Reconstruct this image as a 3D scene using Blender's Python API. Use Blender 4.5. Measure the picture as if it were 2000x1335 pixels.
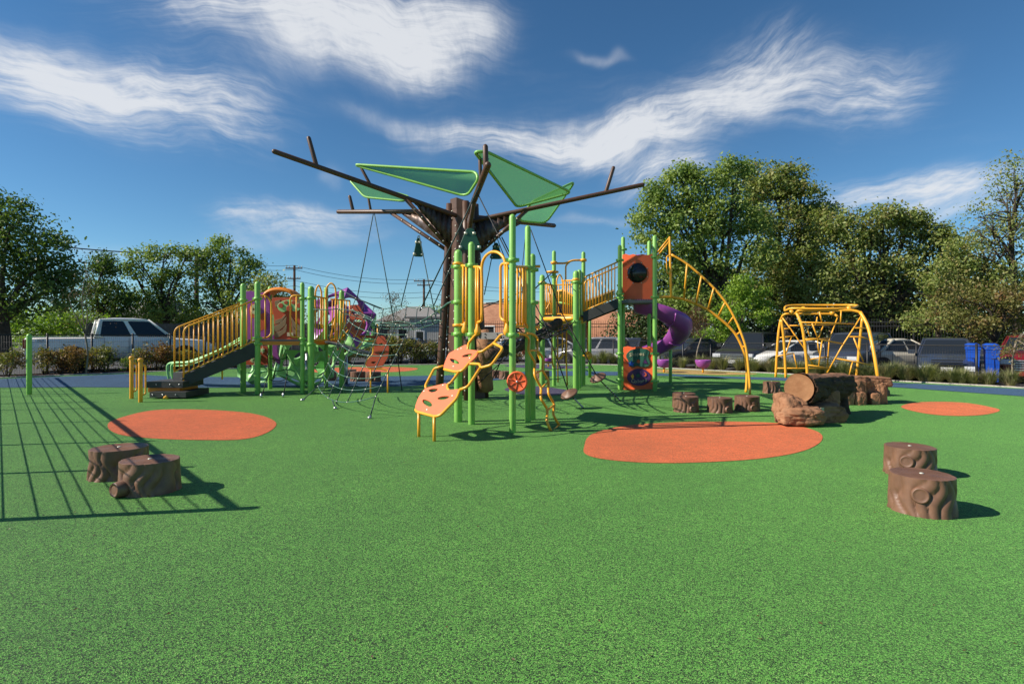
import bpy, bmesh, math, random
import numpy as np
from mathutils import Vector, Matrix, Quaternion, noise as mnoise

for o in list(bpy.data.objects):
    bpy.data.objects.remove(o)
SC = bpy.context.scene
COL = SC.collection
rnd = random.Random(7)
R = math.radians

# ------------------------------------------------------------------ camera
CAM_H = 1.3          # eye height in metres
FPX = 1120.0         # focal length in photo pixels (2000 wide)
HOR = 655.0          # photo row of the horizon
cam = bpy.data.cameras.new('camera')
cam.sensor_width = 36.0
cam.lens = 36.0 * FPX / 2000.0
cam.shift_y = -(667.5 - HOR) / 2000.0
cam.clip_start = 0.05
cam.clip_end = 3000
cam_o = bpy.data.objects.new('camera', cam)
cam_o.location = (0, 0, CAM_H)
cam_o.rotation_euler = (R(90), 0, 0)
COL.objects.link(cam_o)
SC.camera = cam_o

# ------------------------------------------------------------------ light
SUN_EL = R(36)
SHADOW_DIR = Vector((0.985, 0.17, 0)).normalized()       # where shadows fall on the ground
sun_vec = Vector((-SHADOW_DIR.x * math.cos(SUN_EL), -SHADOW_DIR.y * math.cos(SUN_EL), math.sin(SUN_EL)))
sl = bpy.data.lights.new('sun', 'SUN')
sl.energy = 5.0
sl.angle = R(0.5)
sl.color = (1.0, 0.92, 0.80)
sun_o = bpy.data.objects.new('sun', sl)
sun_o.rotation_euler = (-sun_vec).to_track_quat('-Z', 'Y').to_euler()
sun_o.location = (-20, -5, 25)
COL.objects.link(sun_o)

SC.view_settings.view_transform = 'Standard'
SC.view_settings.look = 'None'
SC.view_settings.gamma = 1.0
SC.view_settings.use_curve_mapping = False
SC.view_settings.exposure = 0.42
SC.cycles.max_bounces = 5
SC.cycles.diffuse_bounces = 2
SC.cycles.glossy_bounces = 2
SC.cycles.transparent_max_bounces = 8
SC.cycles.use_denoising = True

# ------------------------------------------------------------------ world: clear sky with cirrus
W = bpy.data.worlds.new('World')
SC.world = W
W.use_nodes = True
nt = W.node_tree
nt.nodes.clear()
def wn(t, **kw):
    n = nt.nodes.new(t)
    for k, v in kw.items():
        setattr(n, k, v)
    return n
def wmath(op, a, b=None, c=None, clamp=False):
    n = wn('ShaderNodeMath', operation=op, use_clamp=clamp)
    for i, x in enumerate((a, b, c)):
        if x is None: continue
        if isinstance(x, (int, float)): n.inputs[i].default_value = x
        else: nt.links.new(x, n.inputs[i])
    return n.outputs[0]
def wdot(vec, v):
    n = wn('ShaderNodeVectorMath', operation='DOT_PRODUCT')
    nt.links.new(vec, n.inputs[0]); n.inputs[1].default_value = v
    return n.outputs['Value']
sky = wn('ShaderNodeTexSky')
sky.sky_type = 'NISHITA'
sky.sun_disc = False
sky.sun_elevation = SUN_EL
sky.sun_rotation = math.atan2(sun_vec.x, sun_vec.y)
sky.altitude = 100
sky.air_density = 0.85
sky.dust_density = 0.0
sky.ozone_density = 3.0
tc = wn('ShaderNodeTexCoord')
D = tc.outputs['Generated']
def skydir(u, v):
    return Vector(((u - 1000) / FPX, 1.0, (HOR - v) / FPX)).normalized()
# domain warp
nw = wn('ShaderNodeTexNoise'); nw.inputs['Scale'].default_value = 5.0; nw.inputs['Detail'].default_value = 3.0
nt.links.new(D, nw.inputs['Vector'])
sub = wn('ShaderNodeVectorMath', operation='SUBTRACT'); nt.links.new(nw.outputs['Color'], sub.inputs[0]); sub.inputs[1].default_value = (.5, .5, .5)
scl = wn('ShaderNodeVectorMath', operation='SCALE'); nt.links.new(sub.outputs[0], scl.inputs[0]); scl.inputs['Scale'].default_value = 0.13
add = wn('ShaderNodeVectorMath', operation='ADD'); nt.links.new(D, add.inputs[0]); nt.links.new(scl.outputs[0], add.inputs[1])
DW = add.outputs[0]
# drifting banks of cirrus: direction of the middle, of the far end, half width, weight
BANKS = [((-60, 130), (520, 245), 62, 1.0), ((-120, 40), (330, 215), 40, .55),
         ((280, -20), (960, 60), 70, .85), ((540, 40), (900, 130), 52, .62), ((470, 150), (760, 60), 45, .32), ((700,130),(1010,60),46,.45),
         ((640, 215), (900, 262), 22, .5), ((850, 262), (1330, 290), 34, .95), ((1130, 300), (1480, 205), 42, .9),
         ((1350, 215), (1600, 60), 55, .6), ((1450, 195), (1830, 150), 50, .8),
         ((1600, 385), (1960, 340), 34, .8), ((1780, 370), (2080, 345), 30, .6), ((1200, 365), (1390, 335), 30, .75), ((1700, 425), (1990, 400), 18, .5),
         ((390, 415), (720, 440), 26, .62), ((380, 460), (760, 470), 20, .4), ((560, 410), (760, 430), 16, .35), ((100, 480), (420, 490), 15, .33), ((1100, 430), (1260, 425), 12, .36),
         ((620, 350), (680, 355), 16, .36), ((1150, 115), (1250, 140), 9, .4)]
tot = None
for (a, b, hw, wt) in BANKS:
    d0, d1 = skydir(*a), skydir(*b)
    c = (d0 + d1).normalized()
    e1 = (d1 - d0); half = e1.length / 2; e1.normalize()
    e1 = (e1 - c * e1.dot(c)).normalized()
    e2 = c.cross(e1)
    s2 = hw / FPX * 0.9
    p = wdot(DW, e1); q = wdot(DW, e2)
    off1, off2 = c.dot(e1), c.dot(e2)
    p = wmath('DIVIDE', p, half * 1.05); q = wmath('DIVIDE', q, s2)
    p2 = wmath('MULTIPLY', p, p); p2 = wmath('MULTIPLY', p2, p2)
    q2 = wmath('MULTIPLY', q, q)
    ex = wmath('EXPONENT', wmath('MULTIPLY', wmath('ADD', p2, q2), -1.0))
    front = wmath('GREATER_THAN', wdot(D, c), 0.0)
    g = wmath('MULTIPLY', wmath('MULTIPLY', ex, front), wt)
    if wt >= .6:                                   # long fibres drawn out along the bank
        cv = wn('ShaderNodeCombineXYZ')
        nt.links.new(wmath('ADD', wmath('MULTIPLY', p, 1.1), wmath('MULTIPLY', q, .38)), cv.inputs[0])
        nt.links.new(wmath('MULTIPLY', q, max(1.2, hw / 24.0)), cv.inputs[1])
        cv.inputs[2].default_value = a[0] * .013
        nn = wn('ShaderNodeTexNoise'); nn.inputs['Scale'].default_value = 1.5; nn.inputs['Detail'].default_value = 5; nn.inputs['Roughness'].default_value = .64
        nt.links.new(cv.outputs[0], nn.inputs['Vector'])
        g = wmath('MULTIPLY', g, wmath('MAXIMUM', wmath('ADD', wmath('MULTIPLY', wmath('SUBTRACT', nn.outputs['Fac'], .5), 2.7), .92), .0))
    tot = g if tot is None else wmath('ADD', tot, g)
# general thin cirrus all round the sky, on a flat layer
sep = wn('ShaderNodeSeparateXYZ'); nt.links.new(DW, sep.inputs[0])
zz = wmath('MAXIMUM', sep.outputs['Z'], 0.06)
zz = wmath('ADD', zz, 0.10)
lx = wmath('DIVIDE', sep.outputs['X'], zz); ly = wmath('DIVIDE', sep.outputs['Y'], zz)
comb = wn('ShaderNodeCombineXYZ'); nt.links.new(lx, comb.inputs[0]); nt.links.new(ly, comb.inputs[1])
mp = wn('ShaderNodeMapping'); nt.links.new(comb.outputs[0], mp.inputs['Vector'])
mp.inputs['Rotation'].default_value = (0, 0, R(28)); mp.inputs['Scale'].default_value = (0.55, 1.7, 1)
ng = wn('ShaderNodeTexNoise'); ng.inputs['Scale'].default_value = 0.8; ng.inputs['Detail'].default_value = 5; ng.inputs['Roughness'].default_value = .62
nt.links.new(mp.outputs[0], ng.inputs['Vector'])
thin = wmath('MULTIPLY', wmath('SUBTRACT', ng.outputs['Fac'], 0.53, clamp=True), 1.5)
# fibres
mp2 = wn('ShaderNodeMapping'); nt.links.new(comb.outputs[0], mp2.inputs['Vector'])
mp2.inputs['Rotation'].default_value = (0, 0, R(-62)); mp2.inputs['Scale'].default_value = (3.4, 0.7, 1)
nf = wn('ShaderNodeTexNoise'); nf.inputs['Scale'].default_value = 3.4; nf.inputs['Detail'].default_value = 4; nf.inputs['Roughness'].default_value = .72
nf.inputs['Distortion'].default_value = 0.35
nt.links.new(mp2.outputs[0], nf.inputs['Vector'])
fib = wmath('SUBTRACT', nf.outputs['Fac'], 0.5)
nd = wn('ShaderNodeTexNoise'); nd.inputs['Scale'].default_value = 9; nd.inputs['Detail'].default_value = 5; nd.inputs['Roughness'].default_value = .68
nt.links.new(D, nd.inputs['Vector'])
fib2 = wmath('SUBTRACT', nd.outputs['Fac'], 0.5)
tot = wmath('ADD', tot, thin)
mod = wmath('ADD', wmath('MULTIPLY', fib, 0.8), wmath('MULTIPLY', fib2, 1.3))
mod = wmath('MAXIMUM', wmath('ADD', mod, 0.92), 0.0)
cl = wmath('MULTIPLY', tot, mod)
ss = wn('ShaderNodeMapRange', interpolation_type='SMOOTHSTEP'); nt.links.new(cl, ss.inputs['Value'])
ss.inputs['From Min'].default_value = 0.0; ss.inputs['From Max'].default_value = 1.3
ss.inputs['To Min'].default_value = 0.0; ss.inputs['To Max'].default_value = 0.88
up = wn('ShaderNodeMapRange'); nt.links.new(wdot(D, (0, 0, 1)), up.inputs['Value'])
up.inputs['From Min'].default_value = 0.0; up.inputs['From Max'].default_value = 0.1
alpha = wmath('MULTIPLY', ss.outputs[0], up.outputs[0])
hs = wn('ShaderNodeHueSaturation'); nt.links.new(sky.outputs[0], hs.inputs['Color'])
hs.inputs['Saturation'].default_value = 1.14; hs.inputs['Value'].default_value = 1.0
bg1 = wn('ShaderNodeBackground'); tint = wn('ShaderNodeMix', data_type='RGBA', blend_type='MULTIPLY'); tint.inputs[0].default_value = 1.0; tint.inputs[7].default_value = (0.80, 0.99, 1.0, 1)
nt.links.new(hs.outputs[0], tint.inputs[6]); nt.links.new(tint.outputs[2], bg1.inputs['Color']); bg1.inputs['Strength'].default_value = 0.084
bg2 = wn('ShaderNodeBackground'); bg2.inputs['Color'].default_value = (0.82, 0.84, 0.87, 1); bg2.inputs['Strength'].default_value = 0.74
mx = wn('ShaderNodeMixShader'); nt.links.new(alpha, mx.inputs[0]); nt.links.new(bg1.outputs[0], mx.inputs[1]); nt.links.new(bg2.outputs[0], mx.inputs[2])
wo = wn('ShaderNodeOutputWorld'); nt.links.new(mx.outputs[0], wo.inputs['Surface'])

# ------------------------------------------------------------------ surveying helpers (photo pixel -> metres)
def G(u, v, z=0.0):
    Y = FPX * (CAM_H - z) / (v - HOR)
    return Vector(((u - 1000) * Y / FPX, Y, z))
def P(u, v, Y):
    return Vector(((u - 1000) * Y / FPX, Y, CAM_H - (v - HOR) * Y / FPX))
def RP(u, v, O, n):
    """point where the sight line through (u, v) meets the plane (O, n)"""
    d = Vector(((u - 1000) / FPX, 1.0, (HOR - v) / FPX))
    c = Vector((0, 0, CAM_H))
    t = (Vector(O) - c).dot(n) / d.dot(n)
    return c + d * t

# ------------------------------------------------------------------ objects
def tag(o, label=None, cat=None, group=None, kind=None):
    if label: o['label'] = label
    if cat: o['category'] = cat
    if group: o['group'] = group
    if kind: o['kind'] = kind
    return o
def thing(name, loc, label, cat, group=None, rz=0):
    o = bpy.data.objects.new(name, None)
    o.empty_display_size = .2
    COL.objects.link(o)
    o.location = loc
    o.rotation_euler = (0, 0, rz)
    return tag(o, label, cat, group)
def wloc(o):
    v = Vector((0, 0, 0))
    while o is not None:
        v += o.location
        o = o.parent
    return v
def mkobj(name, me, mat=None, parent=None):
    o = bpy.data.objects.new(name, me)
    COL.objects.link(o)
    if mat is not None and not me.materials:
        me.materials.append(mat)
    if parent is not None:
        o.parent = parent
    return o
def copy_tree(o, parent=None):
    c = o.copy()
    COL.objects.link(c)
    c.parent = parent
    for ch in o.children:
        copy_tree(ch, c)
    return c

class MB:
    def __init__(self):
        self.v = []; self.f = []; self.s = []
    def face(self, idx, smooth=False):
        self.f.append(idx); self.s.append(smooth)
    def tube(self, pts, r, n=8, closed=False, cap='flat'):
        pts = [Vector(p) for p in pts]
        m = len(pts)
        rs = r if isinstance(r, (list, tuple)) else [r] * m
        tang = []
        for i in range(m):
            if closed: t = pts[(i + 1) % m] - pts[i - 1]
            elif i == 0: t = pts[1] - pts[0]
            elif i == m - 1: t = pts[-1] - pts[-2]
            else: t = (pts[i + 1] - pts[i]).normalized() + (pts[i] - pts[i - 1]).normalized()
            if t.length < 1e-9: t = Vector((0, 0, 1))
            tang.append(t.normalized())
        ref = Vector((0, 0, 1)) if abs(tang[0].z) < .9 else Vector((1, 0, 0))
        nrm = tang[0].cross(ref).normalized()
        rings = []
        prev = tang[0]
        seq = [(pts[i], tang[i], rs[i]) for i in range(m)]
        if cap == 'round' and not closed:
            a, t, q = seq[0]; b, t2, q2 = seq[-1]
            seq = [(a - t * q * .95, t, q * .3), (a - t * q * .62, t, q * .78)] + seq + [(b + t2 * q2 * .62, t2, q2 * .78), (b + t2 * q2 * .95, t2, q2 * .3)]
        for (c, t, q) in seq:
            ax = prev.cross(t)
            if ax.length > 1e-8:
                nrm = Quaternion(ax.normalized(), prev.angle(t)) @ nrm
            prev = t
            bn = t.cross(nrm)
            base = len(self.v)
            for k in range(n):
                a = 2 * math.pi * k / n
                self.v.append(c + nrm * (math.cos(a) * q) + bn * (math.sin(a) * q))
            rings.append(base)
        M = len(rings)
        for i in range(M if closed else M - 1):
            a, b = rings[i], rings[(i + 1) % M]
            for k in range(n):
                k2 = (k + 1) % n
                self.face((a + k, a + k2, b + k2, b + k), True)
        if not closed:
            self.face(tuple(rings[0] + k for k in reversed(range(n))))
            self.face(tuple(rings[-1] + k for k in range(n)))
        return self
    def box(self, c, size, rz=0.0, mat=None):
        hx, hy, hz = size[0] / 2, size[1] / 2, size[2] / 2
        M = mat if mat is not None else Matrix.Rotation(rz, 3, 'Z')
        b = len(self.v); c = Vector(c)
        for sx, sy, sz in ((-1,-1,-1),(1,-1,-1),(1,1,-1),(-1,1,-1),(-1,-1,1),(1,-1,1),(1,1,1),(-1,1,1)):
            self.v.append(c + M @ Vector((sx * hx, sy * hy, sz * hz)))
        for f in ((0,3,2,1),(4,5,6,7),(0,1,5,4),(1,2,6,5),(2,3,7,6),(3,0,4,7)):
            self.face(tuple(b + i for i in f))
        return self
    def beam(self, p0, p1, w, h, up=(0, 0, 1)):
        p0, p1 = Vector(p0), Vector(p1)
        x = (p1 - p0); L = x.length; x.normalize()
        y = Vector(up).cross(x).normalized(); z = x.cross(y)
        M = Matrix((x, y, z)).transposed()
        return self.box((p0 + p1) / 2, (L, w, h), mat=M)
    def prism(self, poly, z0, z1, smooth=False):
        """vertical prism over an xy polygon (counter-clockwise)"""
        b = len(self.v); n = len(poly)
        for p in poly: self.v.append(Vector((p[0], p[1], z0)))
        for p in poly: self.v.append(Vector((p[0], p[1], z1)))
        self.face(tuple(b + i for i in reversed(range(n))))
        self.face(tuple(b + n + i for i in range(n)))
        for i in range(n):
            j = (i + 1) % n
            self.face((b + i, b + j, b + n + j, b + n + i), smooth)
        return self
    def slab(self, pts, th, n=None):
        """planar 3D polygon given thickness th along its normal"""
        pts = [Vector(p) for p in pts]
        if n is None:
            n = Vector((0, 0, 0))
            for i in range(len(pts)):
                n += pts[i - 1].cross(pts[i])
            n.normalize()
        b = len(self.v); m = len(pts)
        for p in pts: self.v.append(p - n * th / 2)
        for p in pts: self.v.append(p + n * th / 2)
        self.face(tuple(b + i for i in reversed(range(m))))
        self.face(tuple(b + m + i for i in range(m)))
        for i in range(m):
            j = (i + 1) % m
            self.face((b + i, b + j, b + m + j, b + m + i))
        return self
    def lathe(self, prof, n=16, c=(0, 0, 0), axis=(0, 0, 1), smooth=True):
        """prof: (radius, height) pairs along axis from c"""
        ax = Vector(axis).normalized()
        q = Vector((0, 0, 1)).rotation_difference(ax)
        c = Vector(c); rings = []
        for (r, h) in prof:
            b = len(self.v)
            for k in range(n):
                a = 2 * math.pi * k / n
                self.v.append(c + q @ Vector((r * math.cos(a), r * math.sin(a), h)))
            rings.append(b)
        for i in range(len(rings) - 1):
            a, b = rings[i], rings[i + 1]
            for k in range(n):
                k2 = (k + 1) % n
                self.face((a + k, a + k2, b + k2, b + k), smooth)
        self.face(tuple(rings[0] + k for k in reversed(range(n))))
        self.face(tuple(rings[-1] + k for k in range(n)))
        return self
    def ball(self, c, r, n=6, m=4):
        prof = [(max(1e-4, r * math.sin(math.pi * i / m)), -r * math.cos(math.pi * i / m)) for i in range(m + 1)]
        return self.lathe(prof, n, c)
    def quad(self, a, b, c, d, smooth=False):
        i = len(self.v)
        self.v += [Vector(a), Vector(b), Vector(c), Vector(d)]
        self.face((i, i + 1, i + 2, i + 3), smooth)
        return self
    def mesh(self, name, off=(0, 0, 0)):
        me = bpy.data.meshes.new(name)
        off = Vector(off)
        me.from_pydata([tuple(p - off) for p in self.v], [], self.f)
        me.polygons.foreach_set('use_smooth', self.s)
        me.update()
        return me
    def build(self, name, mat, parent=None, local=False):
        off = (0, 0, 0) if (local or parent is None) else wloc(parent)
        return mkobj(name, self.mesh(name, off), mat, parent)

_barc = {}
def bar(name, p0, p1, r, mat, parent, n=8, cap='flat', local=False):
    """a straight round bar as an object of its own, sharing its mesh with bars of the same size"""
    p0, p1 = Vector(p0), Vector(p1)
    L = round((p1 - p0).length, 2)
    key = (L, r, n, mat.name, cap)
    if key not in _barc:
        me = MB().tube([(0, 0, 0), (0, 0, L)], r, n, cap=cap).mesh(name)
        me.materials.append(mat)
        _barc[key] = me
    o = mkobj(name, _barc[key], None, parent)
    off = Vector((0, 0, 0)) if (parent is None or local) else wloc(parent)
    o.location = p0 - off
    o.rotation_mode = 'QUATERNION'
    o.rotation_quaternion = Vector((0, 0, 1)).rotation_difference((p1 - p0).normalized())
    return o

def smooth_path(pts, k=5, closed=False):
    """Catmull-Rom through the points"""
    pts = [Vector(p) for p in pts]
    m = len(pts); out = []
    for i in range(m if closed else m - 1):
        p1, p2 = pts[i], pts[(i + 1) % m]
        p0 = pts[i - 1] if (closed or i > 0) else p1
        p3 = pts[(i + 2) % m] if (closed or i + 2 < m) else p2
        for j in range(k):
            t = j / k
            out.append(0.5 * ((2 * p1) + (p2 - p0) * t + (2 * p0 - 5 * p1 + 4 * p2 - p3) * t * t + (3 * p1 - p0 - 3 * p2 + p3) * t ** 3))
    if not closed: out.append(pts[-1])
    return out
def fillet(pts, rad, k=4, closed=False):
    """polyline with rounded corners"""
    pts = [Vector(p) for p in pts]
    m = len(pts); out = []
    for i in range(m):
        if not closed and i in (0, m - 1):
            out.append(pts[i]); continue
        a, b, c = pts[i - 1], pts[i], pts[(i + 1) % m]
        d1, d2 = (a - b), (c - b)
        q = min(rad, d1.length * .48, d2.length * .48)
        s, e = b + d1.normalized() * q, b + d2.normalized() * q
        for j in range(k + 1):
            t = j / k
            out.append((1 - t) ** 2 * s + 2 * t * (1 - t) * b + t * t * e)
    return out
def catenary(a, b, sag, n=8):
    a, b = Vector(a), Vector(b)
    return [a.lerp(b, i / n) - Vector((0, 0, sag * 4 * (i / n) * (1 - i / n))) for i in range(n + 1)]

def curve_mesh(cu, name):
    o = bpy.data.objects.new('tmp', cu)
    me = bpy.data.meshes.new_from_object(o)
    bpy.data.objects.remove(o)
    me.name = name
    return me
def plate(name, outline, holes, O, ex, ey, th, mat, parent, bevel=0.004):
    """flat board with real thickness; outline and holes are 2D lists in the (ex, ey) frame at O"""
    cu = bpy.data.curves.new('c', 'CURVE')
    cu.dimensions = '2D'; cu.fill_mode = 'BOTH'
    cu.extrude = max(th / 2 - bevel, .0005); cu.bevel_depth = bevel; cu.bevel_resolution = 1
    for loop in [outline] + list(holes):
        sp = cu.splines.new('POLY'); sp.points.add(len(loop) - 1); sp.use_cyclic_u = True
        for i, p in enumerate(loop): sp.points[i].co = (p[0], p[1], 0, 1)
    me = curve_mesh(cu, name)
    bpy.data.curves.remove(cu)
    ex, ey = Vector(ex).normalized(), Vector(ey)
    nz = ex.cross(ey).normalized(); ey = nz.cross(ex)
    M = Matrix((ex, ey, nz)).transposed().to_4x4()
    M.translation = Vector(O) - (wloc(parent) if parent is not None else Vector())
    me.transform(M)
    me.materials.clear()
    return mkobj(name, me, mat, parent)
def plate_px(name, px, pxholes, O, n, th, mat, parent, bevel=0.004, curve=0):
    """the same, with the outline read off the photograph and laid on the plane (O, n)"""
    n = Vector(n).normalized()
    up = Vector((0, 0, 1)); ex = up.cross(n)
    if ex.length < 1e-6: ex = Vector((1, 0, 0))
    ex.normalize(); ey = n.cross(ex)
    def to2(loop):
        q = [RP(u, v, O, n) - Vector(O) for (u, v) in loop]
        q = [Vector((p.dot(ex), p.dot(ey), 0)) for p in q]
        return q
    ol = to2(px)
    if curve: ol = fillet(ol, curve, 4, True)
    hs = [smooth_path(to2(h), 3, True) for h in pxholes]
    return plate(name, ol, hs, O, ex, ey, th, mat, parent, bevel)
def text_plate(name, s, size, O, ex, ey, th, mat, parent):
    cu = bpy.data.curves.new('t', 'FONT')
    cu.body = s; cu.size = size; cu.align_x = 'CENTER'; cu.align_y = 'CENTER'; cu.extrude = th / 2
    cu.resolution_u = 2
    me = curve_mesh(cu, name)
    bpy.data.curves.remove(cu)
    ex, ey = Vector(ex).normalized(), Vector(ey)
    nz = ex.cross(ey).normalized(); ey = nz.cross(ex)
    M = Matrix((ex, ey, nz)).transposed().to_4x4()
    M.translation = Vector(O) - wloc(parent)
    me.transform(M); me.materials.clear()
    return mkobj(name, me, mat, parent)
def ellipse(cx, cy, rx, ry, n=20, rot=0):
    return [(cx + rx * math.cos(t) * math.cos(rot) - ry * math.sin(t) * math.sin(rot), cy + rx * math.cos(t) * math.sin(rot) + ry * math.sin(t) * math.cos(rot)) for t in [2 * math.pi * i / n for i in range(n)]]

# ------------------------------------------------------------------ materials
MATS = {}
def new_mat(name):
    m = bpy.data.materials.new(name); m.use_nodes = True
    t = m.node_tree; b = t.nodes['Principled BSDF']
    MATS[name] = m
    return m, t, b
def N(t, ty, **kw):
    n = t.nodes.new(ty)
    for k, v in kw.items(): setattr(n, k, v)
    return n
def coords(t, space='pos', scale=None):
    if space == 'pos':
        return N(t, 'ShaderNodeNewGeometry').outputs['Position']
    return N(t, 'ShaderNodeTexCoord').outputs['Object']
def noise_node(t, vec, scale, detail=4, rough=.55):
    n = N(t, 'ShaderNodeTexNoise'); n.inputs['Scale'].default_value = scale; n.inputs['Detail'].default_value = detail; n.inputs['Roughness'].default_value = rough
    t.links.new(vec, n.inputs['Vector']); return n
def ramp(t, fac, stops, interp='LINEAR'):
    r = N(t, 'ShaderNodeValToRGB'); r.color_ramp.interpolation = interp
    els = r.color_ramp.elements
    while len(els) < len(stops): els.new(.5)
    for e, (p, c) in zip(els, stops):
        e.position = p; e.color = (*c, 1)
    t.links.new(fac, r.inputs[0]); return r.outputs[0]
def mixc(t, fac, a, b, mode='MIX'):
    n = N(t, 'ShaderNodeMix', data_type='RGBA', blend_type=mode)
    for inp, x in ((n.inputs[0], fac), (n.inputs[6], a), (n.inputs[7], b)):
        if isinstance(x, (int, float)): inp.default_value = x
        elif isinstance(x, tuple): inp.default_value = (*x, 1)
        else: t.links.new(x, inp)
    return n.outputs[2]
def bump(t, b, h, strength, dist=.01):
    n = N(t, 'ShaderNodeBump'); n.inputs['Strength'].default_value = strength; n.inputs['Distance'].default_value = dist
    t.links.new(h, n.inputs['Height']); t.links.new(n.outputs[0], b.inputs['Normal'])
def sc3(c, k): return tuple(min(1, x * k) for x in c)

def paint(name, c, rough=.38, var=.16, dirt=.25, spec=.5, metal=0.0, coat=0.0, nscale=6):
    m, t, b = new_mat(name)
    v = coords(t)
    n1 = noise_node(t, v, nscale, 5); n2 = noise_node(t, v, nscale * 9, 4, .6)
    col = ramp(t, n1.outputs['Fac'], [(.3, sc3(c, 1 - var)), (.7, sc3(c, 1 + var * .6))])
    d = N(t, 'ShaderNodeMapRange'); t.links.new(n2.outputs['Fac'], d.inputs[0]); d.inputs[1].default_value = .56; d.inputs[2].default_value = .8; d.inputs[4].default_value = dirt
    g = sum(c) / 3
    col = mixc(t, d.outputs[0], col, tuple(.5 * x + .5 * (.25 * g + .06) for x in c))
    t.links.new(col, b.inputs['Base Color'])
    rr = N(t, 'ShaderNodeMapRange'); t.links.new(n2.outputs['Fac'], rr.inputs[0]); rr.inputs[3].default_value = rough - .08; rr.inputs[4].default_value = rough + .16
    t.links.new(rr.outputs[0], b.inputs['Roughness'])
    b.inputs['Metallic'].default_value = metal
    b.inputs['Specular IOR Level'].default_value = spec
    b.inputs['Coat Weight'].default_value = coat
    b.inputs['Coat Roughness'].default_value = .06
    return m
def rubber(name, main, light, dark, blackfrac=.22, scale=190):
    """poured EPDM granules"""
    m, t, b = new_mat(name)
    v = coords(t)
    vo = N(t, 'ShaderNodeTexVoronoi'); vo.inputs['Scale'].default_value = scale
    t.links.new(v, vo.inputs['Vector'])
    sp = N(t, 'ShaderNodeSeparateColor'); t.links.new(vo.outputs['Color'], sp.inputs[0])
    col = ramp(t, sp.outputs[0], [(0, dark), (blackfrac, sc3(main, .62)), (blackfrac + .16, main), (.82, sc3(main, 1.12)), (.93, light)], 'CONSTANT')
    n1 = noise_node(t, v, .55, 5, .6); n3 = noise_node(t, v, 5.5, 5, .65)
    k = ramp(t, n1.outputs['Fac'], [(.3, (.78, .80, .80)), (.72, (1.18, 1.12, 1.04))])
    k2 = ramp(t, n3.outputs['Fac'], [(.3, (.86, .86, .86)), (.7, (1.10, 1.10, 1.07))])
    col = mixc(t, 1.0, mixc(t, 1.0, col, k, 'MULTIPLY'), k2, 'MULTIPLY')
    # pale scuffs
    n4 = noise_node(t, v, 1.7, 8, .75)
    d = N(t, 'ShaderNodeMapRange'); t.links.new(n4.outputs['Fac'], d.inputs[0]); d.inputs[1].default_value = .66; d.inputs[2].default_value = .80; d.inputs[4].default_value = .25
    col = mixc(t, d.outputs[0], col, tuple(.6 * x + .12 for x in main))
    t.links.new(col, b.inputs['Base Color'])
    b.inputs['Roughness'].default_value = .72
    b.inputs['Sheen Weight'].default_value = .30; b.inputs['Sheen Roughness'].default_value = .4; b.inputs['Sheen Tint'].default_value = (*(min(1, x * 2.2 + .12) for x in main), 1)
    b.inputs['Specular IOR Level'].default_value = .35
    bump(t, b, vo.outputs['Distance'], .7, .008)
    return m
def leafmat(name, c1, c2, c3=None, trans=.34, nscale=.9):
    m, t, b = new_mat(name)
    v = coords(t)
    n1 = noise_node(t, v, nscale, 3); n2 = noise_node(t, v, 7.3, 2)
    col = ramp(t, n1.outputs['Fac'], [(.35, c1), (.65, c2)])
    col = mixc(t, 1.0, col, ramp(t, n2.outputs['Fac'], [(.3, (.62, .66, .6)), (.7, (1.3, 1.22, 1.1))]), 'MULTIPLY')
    if c3 is not None:
        n3 = noise_node(t, v, 2.3, 3)
        d = N(t, 'ShaderNodeMapRange'); t.links.new(n3.outputs['Fac'], d.inputs[0]); d.inputs[1].default_value = .5; d.inputs[2].default_value = .66
        col = mixc(t, d.outputs[0], col, c3)
    t.links.new(col, b.inputs['Base Color'])
    b.inputs['Roughness'].default_value = .5
    b.inputs['Specular IOR Level'].default_value = .35
    tr = N(t, 'ShaderNodeBsdfTranslucent')
    t.links.new(mixc(t, 1.0, col, (1.25, 1.35, .55), 'MULTIPLY'), tr.inputs['Color'])
    ms = N(t, 'ShaderNodeMixShader'); ms.inputs[0].default_value = trans
    t.links.new(b.outputs[0], ms.inputs[1]); t.links.new(tr.outputs[0], ms.inputs[2])
    t.links.new(ms.outputs[0], t.nodes['Material Output'].inputs['Surface'])
    return m
def grainy(name, stops, scale, rough=.8, bs=.4, bd=.02, detail=8, bscale=None):
    m, t, b = new_mat(name)
    v = coords(t)
    n = noise_node(t, v, scale, detail, .65)
    t.links.new(ramp(t, n.outputs['Fac'], stops), b.inputs['Base Color'])
    b.inputs['Roughness'].default_value = rough
    b.inputs['Specular IOR Level'].default_value = .3
    n2 = noise_node(t, v, bscale or scale * 4, 6, .6)
    bump(t, b, n2.outputs['Fac'], bs, bd)
    return m

GREEN = paint('green_powder_coat', (.245, .52, .105), .34, .10, .12)
YELLOW = paint('yellow_powder_coat', (.92, .415, .030), .32, .10, .15)
CORAL = paint('coral_plastic', (.82, .185, .075), .5, .07, .12)
REDOR = paint('orange_red_plastic', (.90, .135, .034), .45, .07, .12)
RUSTOR = paint('brick_orange_plastic', (.50, .075, .022), .5, .10, .15)
ORANGE = paint('orange_plastic', (.80, .24, .015), .42, .07, .1)
PURPLE = paint('purple_plastic', (.31, .070, .33), .30, .10, .12)
POD = paint('pale_green_plastic', (.33, .66, .25), .38, .10, .12)
DKGREEN = paint('dark_green_plastic', (.014, .085, .055), .45, .1, .2)
DKPURPLE = paint('dark_purple_plastic', (.055, .012, .085), .4, .1, .15)
CREAM = paint('cream_print', (.55, .48, .30), .5, .06, .1)
TAN = paint('tan_print', (.25, .17, .085), .5, .08, .1)
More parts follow.
